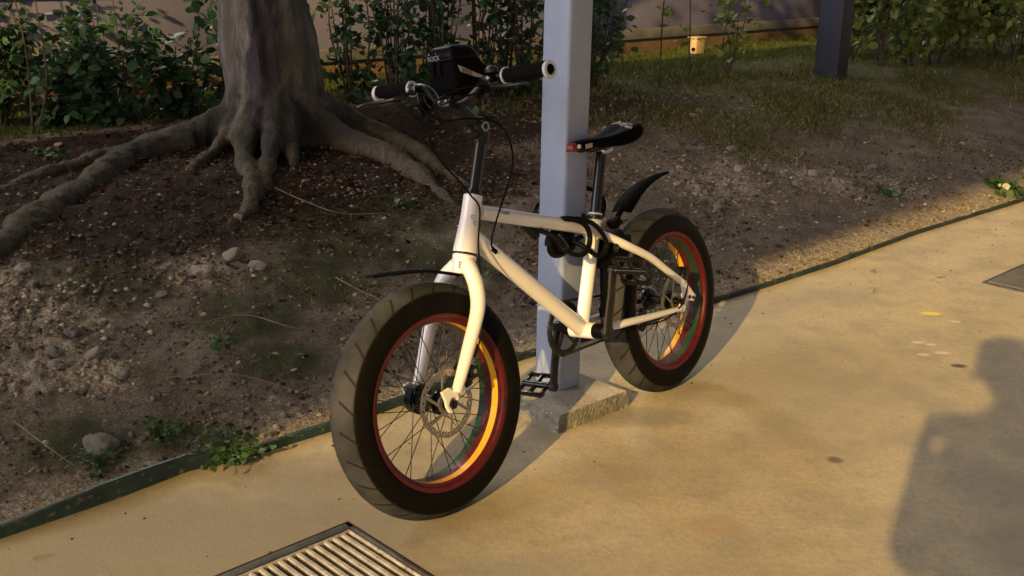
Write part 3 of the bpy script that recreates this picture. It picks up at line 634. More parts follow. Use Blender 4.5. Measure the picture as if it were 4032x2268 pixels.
stone(-1.05, 3.62, .045, 'cream crusted stone in the moss left of the bicycle, larger of the two', i=1)
stone(-1.0, 3.8, .038, 'pale knobbly stone above the larger crusted one in the moss', i=5)
stone(1.08, 6.7, .03, 'pale stone on the grass edge right of the post', i=2)
pts = [(-1.75, 5.15), (-1.86, 4.87), (-1.8, 4.83), (-2.12, 5.12), (1.2, 5.97), (1.49, 5.8), (1.43, 5.46), (1.26, 5.39), (1.64, 5.48), (-1.32, 2.98), (-1.46, 3.53), (-1.32, 3.13), (-1.15, 3.47), (2.78, 6.86), (1.86, 5.81), (-1.5, 3.3), (-1.42, 3.22), (-1.55, 3.4), (-1.2, 3.0), (-1.27, 2.92), (1.15, 5.6), (1.55, 5.62), (1.0, 5.9), (1.75, 5.6), (1.3, 5.62), (-1.6, 3.5), (-1.38, 3.36), (-1.26, 3.2), (-1.12, 2.92), (-.9, 3.75), (-1.2, 3.62), (.8, 5.3), (.95, 5.05), (2.0, 6.1), (2.3, 6.0)]
for x, y in pts: stone(x+random.gauss(0, .01), y+random.gauss(0, .01), random.choice([.014, .018, .022, .028, .034]), 'pale rough stone half sunk in the bare soil of the bank', 'pale stones scattered over the bank')
# gravel (stuff)
ico = bmesh.new(); bmesh.ops.create_icosphere(ico, subdivisions=1, radius=1); iv = np.array([v.co[:] for v in ico.verts]); fi = np.array([[v.index for v in f_.verts] for f_ in ico.faces]); ico.free()
def scatter(n, fn, smin, smax):
    out = []
    while len(out) < n:
        s, d, keep = fn()
        if random.random() < keep: out.append((*s2w(s, d), random.random()**2.5*(smax-smin)+smin))
    return out
def rnd_gravel():
    s = random.uniform(.4, 6.8); d = random.uniform(.0, 2.2); return s, d, .03+.97*float(zsum(RUB, s, d))**1.5
G_ = scatter(3400, rnd_gravel, .002, .013)
vv = []; ff = []
for k, (x, y, r) in enumerate(G_):
    j = 1+rng.normal(size=(len(iv), 1))*.16; vv.append(iv*j*r*V3((1, random.uniform(.6, 1), .65))+V3((x, y, gz(x, y)+r*.2))); ff.append(fi+k*len(iv))
mt_grav = M('gravel_bits', (.22, .195, .165), .95, island=.55)
o = np_obj('gravel', np.concatenate(vv), np.concatenate(ff), mt_grav); tag(o, kind='stuff', label='loose pale gravel and crumbs over the bank')
mt_crumb = M('soil_crumb', (.105, .085, .068), .95, island=.75, spec=.1)
def rnd_crumb():
    s = random.uniform(.3, 7.2); d = random.uniform(.0, 2.6); return s, d, max(.1, min(1, .5+1.5*noise.noise(Vector((s*3.1, d*3.1, 2)))))*(1 if d < 1.6 else .5)
C_ = scatter(15000, rnd_crumb, .0018, .011)
vv = [iv*(1+rng.normal(size=(len(iv), 1))*.28)*r*V3((1, random.uniform(.4, 1), .7))+V3((x, y, gz(x, y)+r*.15)) for x, y, r in C_]
o = np_obj('soil_crumbs', np.concatenate(vv), np.concatenate([fi+k*len(iv) for k in range(len(C_))]), mt_crumb); tag(o, kind='stuff', label='crumbs and clods of earth over the bank')
# leaf litter (stuff)
def litter(name, n, fn, size, mat, label):
    P = []
    while len(P) < n:
        s, d, keep = fn()
        if random.random() < keep: x, y = s2w(s, d); P.append((x, y, gz(x, y)+random.uniform(.003, .018)))
    v, f = leaves(np.array(P), size, up=.75, flat=True, wid=1.2); o = np_obj(name, v, f, mat); tag(o, kind='stuff', label=label)
litter('leaf_litter', 5200, lambda: (lambda s, d: (s, d, math.exp(-((s-2.6)/1.3)**4)*min(1, max(.04, (d-.8)/.5))))(random.uniform(.2, 5.5), random.uniform(.1, 3)), .022, mt_litter, 'brown dead leaves covering the soil round the tree roots')
litter('yellowed_leaves', 330, lambda: (random.uniform(.3, 6.5), random.uniform(.05, 2.6), 1), .021, mt_litter_y, 'scattered yellowed leaves on the bank')
# grass (stuff)
def blades(name, n, fn, hmin, hmax, wd, mat, label, lean=.5):
    P = []
    while len(P) < n:
        s, d, keep = fn()
        if random.random() < keep: x, y = s2w(s, d); P.append((x, y, gz(x, y)-.004))
    P = np.array(P); n = len(P); h = hmin+(hmax-hmin)*rng.random(n)**2.2; a_ = rng.random(n)*6.283; t = np.stack([np.cos(a_), np.sin(a_), np.zeros(n)], -1)*wd
    ln = rng.normal(size=(n, 3))*lean; ln[:, 2] = 1; ln /= np.linalg.norm(ln, axis=1)[:, None]; b2 = ln.copy(); b2[:, :2] *= 1.9; b2 /= np.linalg.norm(b2, axis=1)[:, None]
    mid = P+ln*h[:, None]*.55; tip = mid+b2*h[:, None]*.45
    v = np.stack([P-t, P+t, mid-t*.7, mid+t*.7, tip], 1).reshape(-1, 3); k = np.arange(n)[:, None, None]*5
    f = (np.array([(0, 1, 3), (0, 3, 2), (2, 3, 4)])[None]+k).reshape(-1, 3); o = np_obj(name, v, f, mat); tag(o, kind='stuff', label=label)
def gr_right():
    s = random.uniform(4.0, 11); d = random.uniform(.35, 3.5); p = noise.noise(Vector((s*1.6, d*1.6, 4))); return s, d, max(0, min(1, (s-4.2)/1.2))*max(0, min(1, (d-.5)/.7))*max(.06, min(1, .5+2.2*p))
blades('grass', 46000, gr_right, .015, .12, .0021, mt_grass, 'short patchy grass on the bank right of the post', .8)
def gr_rightdry(): s, d, k = gr_right(); return s, d, k
blades('dry_grass', 30000, gr_rightdry, .015, .06, .002, mt_straw, 'dry brown grass among the green on the bank', 1.0)
blades('lawn_grass', 40000, lambda: (lambda s, d: (s, d, min(1, max(0, (d-2.95)/.35))))(random.uniform(1.5, 13), random.uniform(2.95, 4.5)), .02, .06, .003, mt_grass, 'green lawn strip before the boundary wall', .5)
def gr_moss():
    s = random.uniform(.3, 4.2); d = random.uniform(.02, 1.5); return s, d, float(zsum(MOSS, s, d))**2
blades('moss_tufts', 9000, gr_moss, .004, .018, .0012, mt_grass, 'low moss and fine tufts on the soil left of the bicycle', .9)
def gr_strip():
    s = random.uniform(.2, 7.5); d = random.uniform(.0, .3); return s, d, math.exp(-(d/.13)**2)*max(.1, min(1, .55+1.6*noise.noise(Vector((s*3, 1, 2)))))
blades('straw_debris', 11000, gr_strip, .01, .045, .0014, mt_straw, 'dry straw and root fibres along the green edging', 2.2)
def gr_dead(): s = random.uniform(.3, 6); d = random.uniform(.1, 2.0); return s, d, max(0, min(1, .35+1.5*noise.noise(Vector((s*2.5, d*2.5, 9)))))
blades('dead_fibres', 20000, gr_dead, .01, .04, .001, mt_straw, 'fine dead fibres lying on the soil', 3.0)
gp_ = []
for k in range(600):
    s_k = random.uniform(-.2, 7); d_k = -abs(random.gauss(0, .35))-.01; x, y = s2w(s_k, d_k); gp_.append((x, y, random.random()**3*.0032+.0007))
vv = [iv*(1+rng.normal(size=(len(iv), 1))*.2)*r*V3((1, .8, .6))+V3((x, y, r*.3)) for x, y, r in gp_]
o = np_obj('path_grit', np.concatenate(vv), np.concatenate([fi+k*len(iv) for k in range(len(gp_))]), mt_litter); tag(o, kind='stuff', label='fine dark grit and crumbs on the concrete path')
# twigs: single dry sticks
def stick(pts, r, label):
    C = curve([(x, y, gz(x, y)+dz) for x, y, dz in pts], 6); mb = MB(); mb.tube(C, list(np.linspace(r*.75, r*.3, len(C))), 6); o = mb.build('dry_twig', mt_straw2); tag(o, label, 'twig')
mt_straw2 = M('dry_wood', (.13, .10, .08), .85, var=.3, scale=40)
stick([(-1.0, 3.28, .01), (-.85, 3.36, .012), (-.68, 3.33, .02), (-.55, 3.42, .01), (-.45, 3.40, .01)], .003, 'long dry twig lying across the soil left of the front wheel')
stick([(-.62, 3.72, .02), (-.52, 3.62, .03), (-.44, 3.58, .02), (-.36, 3.46, .005)], .0035, 'curved pale twig lying above the front tyre on the moss')
stick([(-.98, 2.93, .01), (-.8, 2.98, .015), (-.62, 2.96, .01)], .0025, 'thin straight twig on the soil near the green edging')
stick([(-1.28, 2.62, .01), (-1.16, 2.52, .02), (-1.07, 2.47, .01)], .003, 'dry twig at the lower left corner of the bank')
stick([(-1.0, 4.55, .01), (-.86, 4.45, .02), (-.7, 4.38, .01), (-.52, 4.42, .01)], .004, 'dark twig in the brown leaves right of the front root')
stick([(1.76, 4.40, .004), (1.80, 4.415, .004)], .004, 'short brown twig lying on the concrete path')
stick([(-1.04, 2.135, .004), (-1.005, 2.145, .004)], .004, 'tiny pale twig on the concrete at the lower left')
# weeds
def weed(x, y, n, r, size, label, mat=None, up=.7):
    root = tag(empty('weed', (x, y, max(0, gz(x, y)))), label, 'weed'); st = MB(); lp = []
    for i in range(n):
        a_ = random.uniform(0, 6.283); q = r*random.uniform(.25, 1); wx, wy = x+math.cos(a_)*q, y+math.sin(a_)*q
        e = V3((math.cos(a_)*q, math.sin(a_)*q, random.uniform(.015, .05))); e[2] += gz(wx, wy)-max(0, gz(x, y))
        st.tube(curve([(0, 0, 0), e*.5+V3((0, 0, .015)), e], 4), .0011, 4)
        for k in range(4): lp.append(e*random.uniform(.5, 1.05)+rng.normal(size=3)*size*.3)
    st.build('stem', mt_weed, root); v, f = leaves(np.array(lp), size, up=up, wid=1.2); np_obj('foliage', v, f, mat or mt_weed, root)
weed(-.73, 2.62, 46, .11, .019, 'low leafy weed spilling over the green edging left of the front wheel')
weed(-.92, 2.66, 22, .07, .016, 'small weed behind the edging left of the leafy one')
weed(-1.02, 2.5, 16, .06, .014, 'small dark weed next to the grey flat stone')
weed(-.88, 3.12, 10, .05, .02, 'little weed with narrow leaves on the soil')
weed(-2.03, 4.8, 16, .10, .03, 'bright green weed behind the long left root')
weed(2.67, 5.95, 26, .14, .045, 'weed with broad leaves by the edging at the right edge')
weed(1.9, 5.55, 10, .06, .03, 'small weed on the bare soil right of the rear wheel')
weed(.27, 4.61, 8, .05, .025, 'tiny weed behind the saddle')
weed(-.25, 6.2, 14, .1, .045, 'low green weed under the handlebar by the hedge')
weed(.3, 6.5, 14, .12, .045, 'low grassy weed between the handlebar and the pale post')
weed(-.45, 4.55, 8, .06, .03, 'little green weed in the brown leaves below the right roots')
root = tag(empty('fallen_leaf', (2.62, 5.86, .09)), 'pair of pale dry leaves in the weed at the right edge', 'leaf'); v, f = leaves(np.array([(0, 0, 0), (.05, .0, 0)]), .05, up=.1, wid=1.2); np_obj('blade', v, f, mt_stone, root)

# ------------------------------------------------------------------ bicycle
BT = Vector((.1673, 2.7721, 0)); BR = Matrix.Rotation(-2.2403, 3, 'Z')@Matrix.Rotation(.1555, 3, 'X')
bike = empty('bicycle'); bike.matrix_world = Matrix.Translation(BT)@BR.to_4x4(); tag(bike, 'white fat tyre bicycle with red rims leaning on the pale post', 'bicycle')
def W(p): return tuple(BR@Vector(p)+BT)
AX = Vector((-.375, 0, .927)).normalized(); AO = Vector((.333, 0, .607))
ST = Matrix.Translation(AO)@Matrix.Rotation(-.0951, 4, AX)@Matrix.Translation(-AO)
I4 = Matrix.Identity(4)
# frame, welded
mb = MB()
ht0, ht1 = V3((.337, 0, .598)), V3((.2835, 0, .7305)); ad = ht1-ht0
mb.tube([ht0+ad*t for t in (0, .08, .35, .6, 1.0)], [.0305, .030, .0265, .0235, .0235], 32)
mb.tube([(.268, 0, .686), (.06, 0, .628), (-.145, 0, .572), (-.185, 0, .562)], [.0185, .0185, .0185, .018], 24)
mb.tube([(.305, 0, .632), (.10, 0, .463), (-.098, 0, .298)], [.0225, .0225, .0225], 24)
mb.tube([(-.101, 0, .296), (-.209, 0, .580)], .0192, 24)
mb.tube([(-.104, -.036, .292), (-.104, .042, .292)], .0225, 28)
for sgn in (1, -1):
    mb.tube(curve([(-.165, sgn*.008, .562), (-.225, sgn*.034, .527), (-.285, sgn*.056, .490), (-.37, sgn*.066, .443), (-.45, sgn*.068, .388), (-.535, sgn*.068, .332)], 5), [.013]*10+list(np.linspace(.0125, .010, 16)), 16)
    mb.tube(curve([(-.105, sgn*.02, .291), (-.16, sgn*.048, .288), (-.22, sgn*.060, .285), (-.33, sgn*.066, .274), (-.43, sgn*.068, .264), (-.512, sgn*.068, .256)], 5), [.014]*8+list(np.linspace(.016, .010, 18)), 16, flat=.75)
    mb.prism([(-.520, .345), (-.545, .338), (-.602, .276), (-.588, .262), (-.556, .270), (-.545, .262), (-.532, .243), (-.503, .246), (-.505, .265), (-.522, .283), (-.528, .305)], sgn*.068-.0035, sgn*.068+.0035)
frm = mb.build('frame', mt_white, bike, remesh=.0021, smit=5)
def sub(name, mb, material, parent, **k): return mb.build(name, material, parent, **k)
mb = MB(); a1 = ad/np.linalg.norm(ad); mb.lathe([(-.0025, .026), (-.0025, .0308), (.0015, .0308), (.0015, .026)], ht0-a1*.001, a1, 40); sub('headset_ring', mb, mt_gloss, frm)
mb = MB(); mb.lathe([(0, .0), (0, .0225), (.004, .0225), (.006, .018), (.014, .0175), (.014, .013)], ht1, a1, 32); sub('headset_cap', mb, mt_gloss, frm)
for (x, z) in ((-.562, .281), (-.583, .274)): sub('dropout_bolt', MB().disc((x, .0, z), .0055, .0715, .0745, 16), mt_satin, frm)
sub('cable_port', MB().tube([(.262, .0195, .596), (.247, .0195, .583)], .0065, 12), mt_black, frm)
sub('seat_tube_slot', MB().box((-.18, .0, .53), (.004, .01, .01)), mt_black, frm)
# decals
hd = Vector(a1)
def on_ht(t, ang): c_ = Vector(ht0+ad*t); nrm = Vector((math.cos(ang)*a1[2], math.sin(ang), -math.cos(ang)*a1[0])); return c_, nrm
for (t, ang, ch, sz) in ((.60, .95, 'C', .014), (.545, 1.12, ':', .010), (.50, 1.28, 'C', .014)):
    c_, nrm = on_ht(t, ang); rad = .0255
    text('lettering', ch, sz, mt_inkg, frm, frame_mat(c_+nrm*rad, hd.cross(nrm), None, nrm), .0006)
tt = Vector((-.415, 0, -.116)).normalized(); nrm = Vector((-.08, .93, .33)).normalized()
text('lettering', 'Gush', .017, mt_inkg, frm, frame_mat(Vector((.195, 0, .6665))+nrm*.0188, tt, None, nrm), .0005)
# seat post, collar, saddle
sdn = V3((-.061, 0, .178)); sdn /= np.linalg.norm(sdn); sb = V3((-.209, 0, .580))
mb = MB().tube([sb-sdn*.02, sb+sdn*.190], .0148, 24); sp_ = mb.build('seat_post', mt_gloss, bike)
mb = MB().lathe([(-.012, .0195), (-.012, .0225), (-.001, .0225), (-.001, .0195)], sb+sdn*.012, sdn, 32); cl = mb.build('seat_clamp', mt_gloss, bike)
sub('white_band', MB().lathe([(.0, .0205), (.0, .0222), (.006, .0222), (.006, .0205)], sb+sdn*-.006, sdn, 32), mt_ring, cl)
sub('white_band', MB().lathe([(.0, .015), (.0, .0195), (.005, .0195), (.005, .015)], sb+sdn*.014, sdn, 32), mt_ring, cl)
sub('clamp_bolt', MB().tube([(-.18, -.012, .594), (-.163, -.004, .602)], .006, 12), mt_black, cl)
tp = sb+sdn*.188
mb = MB(); mb.box(tuple(tp+V3((-.012, 0, .006))), (.045, .038, .014), Matrix.Rotation(.12, 3, 'Y'), .004); mb.box(tuple(tp+V3((-.01, 0, .022))), (.035, .05, .012), Matrix.Rotation(.12, 3, 'Y'), .003)
mb.tube([tuple(tp+V3((-.035, 0, -.004))), tuple(tp+V3((-.035, 0, .032)))], .0035, 10); mb.build('saddle_clamp', mt_steel, bike)
mb = MB(); prof = [(0, .012, .797, .022), (.012, .018, .804, .026), (.05, .022, .806, .028), (.10, .028, .804, .030), (.15, .040, .803, .036), (.20, .058, .808, .045), (.235, .068, .815, .046), (.265, .070, .823, .040), (.283, .060, .826, .026), (.290, .04, .826, .014)]
vs = []; fs = []; n = 16
for (t, hw, tz, sk) in [(t_, h_, z_, k_*.78) for t_, h_, z_, k_ in prof]:
    x = -.122-t
    for k in range(n):
        q = -1+2*k/(n-1); yy = hw*math.sin(q*math.pi/2)**1 if False else hw*math.sin(q*math.pi/2); e = abs(q)
        zz_ = tz-sk*max(0, (e-.45)/.55)**1.6-.004*math.exp(-(q/.18)**2)*(1 if .08 < t < .27 else 0)
        vs.append((x-.010*(1-e)*(t > .27), yy, zz_))
for i in range(len(prof)-1):
    for k in range(n-1): fs.append((i*n+k, i*n+k+1, (i+1)*n+k+1, (i+1)*n+k))
nb = len(vs); vs += [(a_, b_*.82, (prof[i_//n][2]-prof[i_//n][3]*.85) if i_//n < 4 else (c_-.010 if abs(b_) < .02 else c_-.003)) for i_, (a_, b_, c_) in enumerate(vs)]
for i in range(len(prof)-1):
    for k in range(n-1): fs.append((nb+i*n+k, nb+(i+1)*n+k, nb+(i+1)*n+k+1, nb+i*n+k+1))
for i in range(len(prof)-1):
    for k in (0, n-1): fs.append((i*n+k, (i+1)*n+k, nb+(i+1)*n+k, nb+i*n+k))
for k in range(n-1): fs.append((k, k+1, nb+k+1, nb+k)); e = (len(prof)-1)*n; fs.append((e+k, e+k+1, nb+e+k+1, nb+e+k))
mb.add(vs, fs)
mb.m = [1 if (min(vs[i][0] for i in f_) > -.140) else 0 for f_ in fs]
sad = mb.build('saddle', [mt_saddle, mt_redp], bike, smooth=50)
md = sad.modifiers.new('s', 'SUBSURF'); md.levels = 1; md.render_levels = 2
for sg in (1, -1): sub('saddle_rail', MB().tube(curve([(-.15, sg*.010, .785), (-.20, sg*.018, .772), (-.255, sg*.021, .774), (-.31, sg*.022, .776), (-.37, sg*.035, .800)], 6), .0035, 8), mt_gloss, sad)
nr = Vector((0, .45, .9)).normalized()
sub('reflective_patch', MB().box((-.178, .0255, .789), (.032, .0012, .012), Matrix.Rotation(-.1, 3, 'X')), mt_reflect, sad)
sub('nose_rivet', MB().disc((-.142, .0, .792), .006, .0175, .0215, 14), mt_ring, sad)
text('lettering', 'VADE', .024, mt_wink, sad, frame_mat(Vector((-.368, .020, .8235)), (-.15, -1, .18), None, (.18, .30, .93)), .0016)
sub('white_arc', MB().tube(curve([(-.375, -.03, .8285), (-.392, .0, .8275), (-.388, .03, .8225), (-.368, .052, .8095)], 6), .0015, 6), mt_wink, sad)
# fork
mb = MB(); c0 = V3((.333, 0, .607)); dn = -a1
mb.tube([ht0+dn*.004, ht0+dn*.014, ht0+dn*.030, ht0+dn*.052], [.0300, .029, .0265, .024], 28)
for sg in (1, -1):
    pts_ = [(.346, sg*.006, .580), (.354, sg*.026, .566), (.366, sg*.050, .545), (.3765, sg*.066, .518), (.388, sg*.075, .485), (.405, sg*.077, .450), (.436, sg*.075, .395), (.464, sg*.072, .343), (.488, sg*.070, .302)]
    C = curve(pts_, 6); mb.tube(C, list(np.interp(np.linspace(0, 1, len(C)), [0, .15, .4, .7, 1], [.021, .020, .0185, .0165, .0125])), 20)
    # hooked dropout
    pl = [(.475, .315), (.500, .320), (.520, .306), (.528, .290), (.524, .279), (.516, .290), (.506, .294), (.4985, .287), (.4975, .272), (.503, .262), (.500, .257), (.490, .262), (.484, .275), (.483, .290)]
    pl = [(2*.5065-x if True else x, z) for x, z in pl]
    mb.prism([(x-.002, z) for x, z in pl], sg*.070-.0035, sg*.070+.0035)
fork = mb.build('fork', mt_white, bike, ST, remesh=.0021, smit=5)
nrm = Vector((.80, .55, .12)).normalized(); axd = Vector(a1)
text('emblem', 'B', .024, mt_inkg, fork, frame_mat(Vector((.3475, .0, .573))+nrm*.0288, axd.cross(nrm), None, nrm), .0012)
for sg in (1,):
    sub('caliper_mount', MB().prism([(.470, .350), (.438, .352), (.430, .330), (.436, .305), (.447, .296), (.470, .300)], .060, .067), mt_white, fork)
# wheels
def wheel(M4, rear):
    R0, WR = .2792, .0501; ctr = R0-WR
    prof = []
    for k in range(29):
        a_ = -math.radians(118)+2*math.radians(118)*k/28
        rr = WR
        # squarer tread shoulder
        rr += .0012*math.exp(-((abs(a_)-math.radians(58))/.16)**2)-.0012*math.exp(-((abs(a_)-math.radians(72))/.10)**2)+.0009*math.exp(-((abs(a_)-math.radians(100))/.05)**2)
        prof.append((rr*math.sin(a_), ctr+rr*math.cos(a_)))
    prof += [(.038, .2015), (-.038, .2015)]
    # near flange ring, wide bed
    rp = [(.0365, .2065), (.0440, .2105), (.0455, .2080), (.0452, .2030), (.0430, .1980), (.0365, .1962), (.0335, .1885), (.0120, .1870), (-.0120, .1870), (-.0335, .1885), (-.0365, .1962), (-.0430, .1980), (-.0452, .2030), (-.0455, .2080), (-.0440, .2105), (-.0365, .2065)]
    mb = MB().lathe(rp, seg=128, closed=True); wh = mb.build('wheel', mt_rim, bike, M4, smooth=40)
    if rear:
        wh.matrix_local = M4@Matrix.Rotation(math.pi, 4, 'Z')
    mb = MB().lathe(prof, seg=160, closed=True); mb.build('tyre', mt_tyre, wh, smooth=50)
    # hub built in true left/right, so undo the flip
    un = Matrix.Rotation(math.pi, 4, 'Z') if rear else I4
    hb = MB()
    hb.lathe([(-.058, 0), (-.058, .010), (-.050, .012), (-.048, .018), (-.036, .020), (-.034, .029), (-.030, .029), (-.027, .018), (0, .0155), (.027, .018), (.030, .029), (.034, .029), (.036, .020), (.048, .018), (.052, .011), (.062, .010), (.062, 0)], seg=32)
    if rear:
        hb.lathe([(-.036, 0), (-.036, .030), (-.040, .034), (-.044, .028), (-.050, .026), (-.054, .020), (-.058, .018), (-.058, 0)], seg=36)
    else:
        hb.lathe([(-.035, 0), (-.035, .036), (-.060, .034), (-.066, .028), (-.066, 0)], seg=32)
    hb.tube([(0, -.075, 0), (0, .084, 0)], .0065, 16); hb.disc((0, 0, 0), .011, .074, .081, 6)
    hb.build('hub', mt_gloss, wh, un, smooth=35)
    # disc rotor on the left
    mb = MB(); seg = 96; ri, ro = .066, .080; holes = 0
    y0, y1 = .0530, .0552; vs = []; fs = []
    for k in range(seg):
        t = 2*math.pi*k/seg; w1 = ro+.0008*math.sin(12*t); w0 = ri+.0015*math.sin(12*t+1)
        for rad in (w0, (w0*.68+w1*.32), (w0*.32+w1*.68), w1):
            for yy in (y0, y1): vs.append((rad*math.cos(t), yy, rad*math.sin(t)))
    def ix(k, a_, b_): return (k % seg)*8+a_*2+b_
    for k in range(seg):
        for a_ in range(3):
            if a_ == 1 and k % 4 == 0: continue
            if a_ == 0 and k % 4 == 2: continue
            for b_ in (0, 1): fs.append((ix(k, a_, b_), ix(k+1, a_, b_), ix(k+1, a_+1, b_), ix(k, a_+1, b_)))
        for a_ in (0, 3): fs.append((ix(k, a_, 0), ix(k+1, a_, 0), ix(k+1, a_, 1), ix(k, a_, 1)))
    mb.add(vs, fs)
    for k in range(6):
        t = k*math.pi/3; p0 = V3((.022*math.cos(t), .0541, .022*math.sin(t))); p1 = V3((.068*math.cos(t+.5), .0541, .068*math.sin(t+.5))); mb.tube([p0, (p0+p1)/2*1.02, p1], .0036, 6, flat=.35, flatdir=(0, 1, 0))
    mb.lathe([(.0525, .016), (.0525, .026), (.0562, .026), (.0562, .016)], seg=32)
    mb.build('brake_rotor', mt_rotor, wh, un, smooth=30)
    sm_ = []
    for side in (1, -1):
        for lead in (1, -1):
            a0 = 0; a1_ = lead*math.radians(98 if False else 62)
            p0 = (.028*math.cos(a1_), side*.032, .028*math.sin(a1_)); p1 = (.190, side*.010, 0)
            mb = MB().tube([p0, p1], .00115, 5); me_ = None
            sm_.append(mb)
    cnt = 0
    for j, mb in enumerate(sm_):
        side = j//2; lead = j % 2
        o0 = None
        for k in range(8):
            ang = 2*math.pi*(k/8)+lead*math.pi/8*.9+side*math.pi/16+.1
            Mr = Matrix.Rotation(ang, 4, 'Y')
            if o0 is None: o0 = mb.build('spoke', mt_spoke, wh, Mr)
            else:
                o = bpy.data.objects.new('spoke', o0.data); col.objects.link(o); o.parent = wh; o.matrix_local = Mr
    sub('valve', MB().tube([(-.188, 0, 0), (-.150, 0, 0)], .0026, 8), mt_black, wh, mat=Matrix.Rotation(.7 if rear else 2.4, 4, 'Y'))
    if rear: sub('reflective_dust_cap', MB().tube([(-.150, 0, 0), (-.146, 0, 0)], .0032, 8), mt_satin, wh, mat=Matrix.Rotation(.7, 4, 'Y'))
    return wh
wheel(ST@Matrix.Translation((.50885, 0, .2792)), False)
wheel(Matrix.Translation((-.50885, 0, .2792)), True)
# calipers
cf = MB(); cf.box((.440, .052, .335), (.030, .034, .050), Matrix.Rotation(.35, 3, 'Y'), .006); cf.box((.448, .066, .318), (.024, .012, .030), Matrix.Rotation(.35, 3, 'Y'), .004); cf.disc((.433, .055, .338), .015, .018, .026, 20); cf.tube([(.425, .06, .355), (.418, .062, .372)], .004, 8)
cal = cf.build('brake_caliper', mt_gloss, bike, ST); sub('caliper_bolt', MB().disc((.433, .055, .338), .006, .026, .029, 12), mt_steel, cal); sub('caliper_bolt', MB().tube([(.448, .073, .310), (.448, .077, .310)], .004, 8), mt_satin, cal)
cf = MB(); cf.box((-.560, .052, .352), (.034, .030, .040), Matrix.Rotation(-.5, 3, 'Y'), .006); cf.disc((-.566, .05, .358), .013, .016, .022, 20); cal = cf.build('brake_caliper', mt_gloss, bike)
# steering column, stem, bar
qt = V3((.2305, 0, .861))
MB().tube([ht1+a1*.006, qt], .0142, 24).build('steerer', mt_gloss, bike, ST, smooth=40)
mb = MB(); mb.tube([qt-a1*.012, qt+a1*.018], .0185, 24); mb.box((.240, 0, .889), (.036, .040, .036), Matrix.Rotation(-.6, 3, 'Y'), .008); mb.tube([(.236, -.024, .889), (.236, .024, .889)], .016, 24)
mb.tube([(.240, 0, .892), (.272, 0, .922), (.306, 0, .948)], [.019, .018, .018], 20, flat=.85, flatdir=(0, 1, 0)); mb.tube([(.311, -.022, .951), (.311, .022, .951)], .021, 24); mb.box((.329, 0, .958), (.014, .040, .030), Matrix.Rotation(-.5, 3, 'Y'), .004)
mb.box((.262, 0, .88), (.03, .03, .02), Matrix.Rotation(-.6, 3, 'Y'), .006)
stem = mb.build('stem', mt_satin, bike, ST)
sub('pivot_bolt', MB().lathe([(.023, .0125), (.027, .0120), (.027, .0075), (.0235, .007), (.0235, 0)], (.236, 0, .889), (0, 1, 0), 24), mt_rotor, stem)
for zz_ in (-1, 1): sub('face_plate_bolt', MB().tube([(.337, zz_*.012, .960), (.341, zz_*.012, .962)], .0035, 8), mt_steel, stem)
sub('quill_bolt', MB().tube([(.208, .0, .872), (.202, .0, .870)], .004, 8), mt_steel, stem)
bp = []
for yy, x, z in ((-.300, .284, 1.004), (-.16, .284, 1.000), (-.125, .286, .998), (-.09, .294, .985), (-.05, .308, .956), (0, .311, .951), (.05, .308, .956), (.09, .294, .985), (.125, .286, .998), (.16, .284, 1.000), (.300, .284, 1.004)): bp.append((x, yy, z))
bar = MB().tube(curve(bp, 6), .0118, 18, caps=False).build('handlebar', mt_gloss, bike, ST)
for sg in (1, -1):
    gp = MB().tube([(.284, sg*.165, 1.000), (.284, sg*.292, 1.0038)], .0168, 24); gr_ = gp.build('grip', mt_grip, bike, ST)
    for (a_, b_) in ((.162, .167), (.292, .301)): sub('lock_ring', MB().lathe([(0, .0125), (0, .0188), (abs(b_-a_)*.2, .0198), (abs(b_-a_), .0198), (abs(b_-a_), .0125)] if True else [], (.284, sg*a_, 1.0+.00003*a_), (0, sg, .028), 28), mt_ring, gr_)
    sub('bar_end', MB().disc((.284, 0, 1.0038), .0122, sg*.2935-.0005, sg*.2935+.0005, 20), mt_black, gr_)
    lv = MB().tube(curve([(.300, sg*.135, .994), (.325, sg*.150, .987), (.345, sg*.175, .981), (.352, sg*.22, .978), (.350, sg*.275, .978), (.356, sg*.30, .974)], 6), list(np.linspace(.0055, .0038, 31)), 10)
    lv.box((.302, sg*.128, .995), (.034, .026, .022), None, .005); l_ = lv.build('brake_lever', mt_gloss, bike, ST)
    sub('lever_pivot', MB().tube([(.318, sg*.14, .999), (.318, sg*.14, 1.003)], .004, 10), mt_steel, l_)
b1 = MB(); b1.lathe([(0, .016), (.004, .017), (.010, .015), (.015, .008), (.017, 0)], (.290, .125, 1.012), (0, 0, 1), 24); bl = b1.build('bell', mt_satin, bike, ST)
sub('bell_bracket', MB().lathe([(-.006, .012), (-.006, .0155), (.006, .0155), (.006, .012)], (.287, .118, .998), (0, 1, .1), 20), mt_black, bl)
s1 = MB(); s1.tube([(.290, .098, .985), (.290, .118, .994)], .020, 20); s1.tube([(.30, .10, .975), (.32, .10, .962)], .006, 10); s1.build('gear_shifter', mt_black, bike, ST)
l1 = MB(); l1.tube([(.30, -.085, .960), (.345, -.085, .945)], [.017, .020], 20); l1.lathe([(.0, .020), (.006, .021), (.006, 0)], (.345, -.085, .945), (.95, 0, -.3), 24); fl = l1.build('front_lamp', mt_black, bike, ST)
sub('lens', MB().lathe([(.0065, .015), (.009, .010), (.0095, 0)], (.345, -.085, .945), (.95, 0, -.3), 24), mt_gloss, fl)
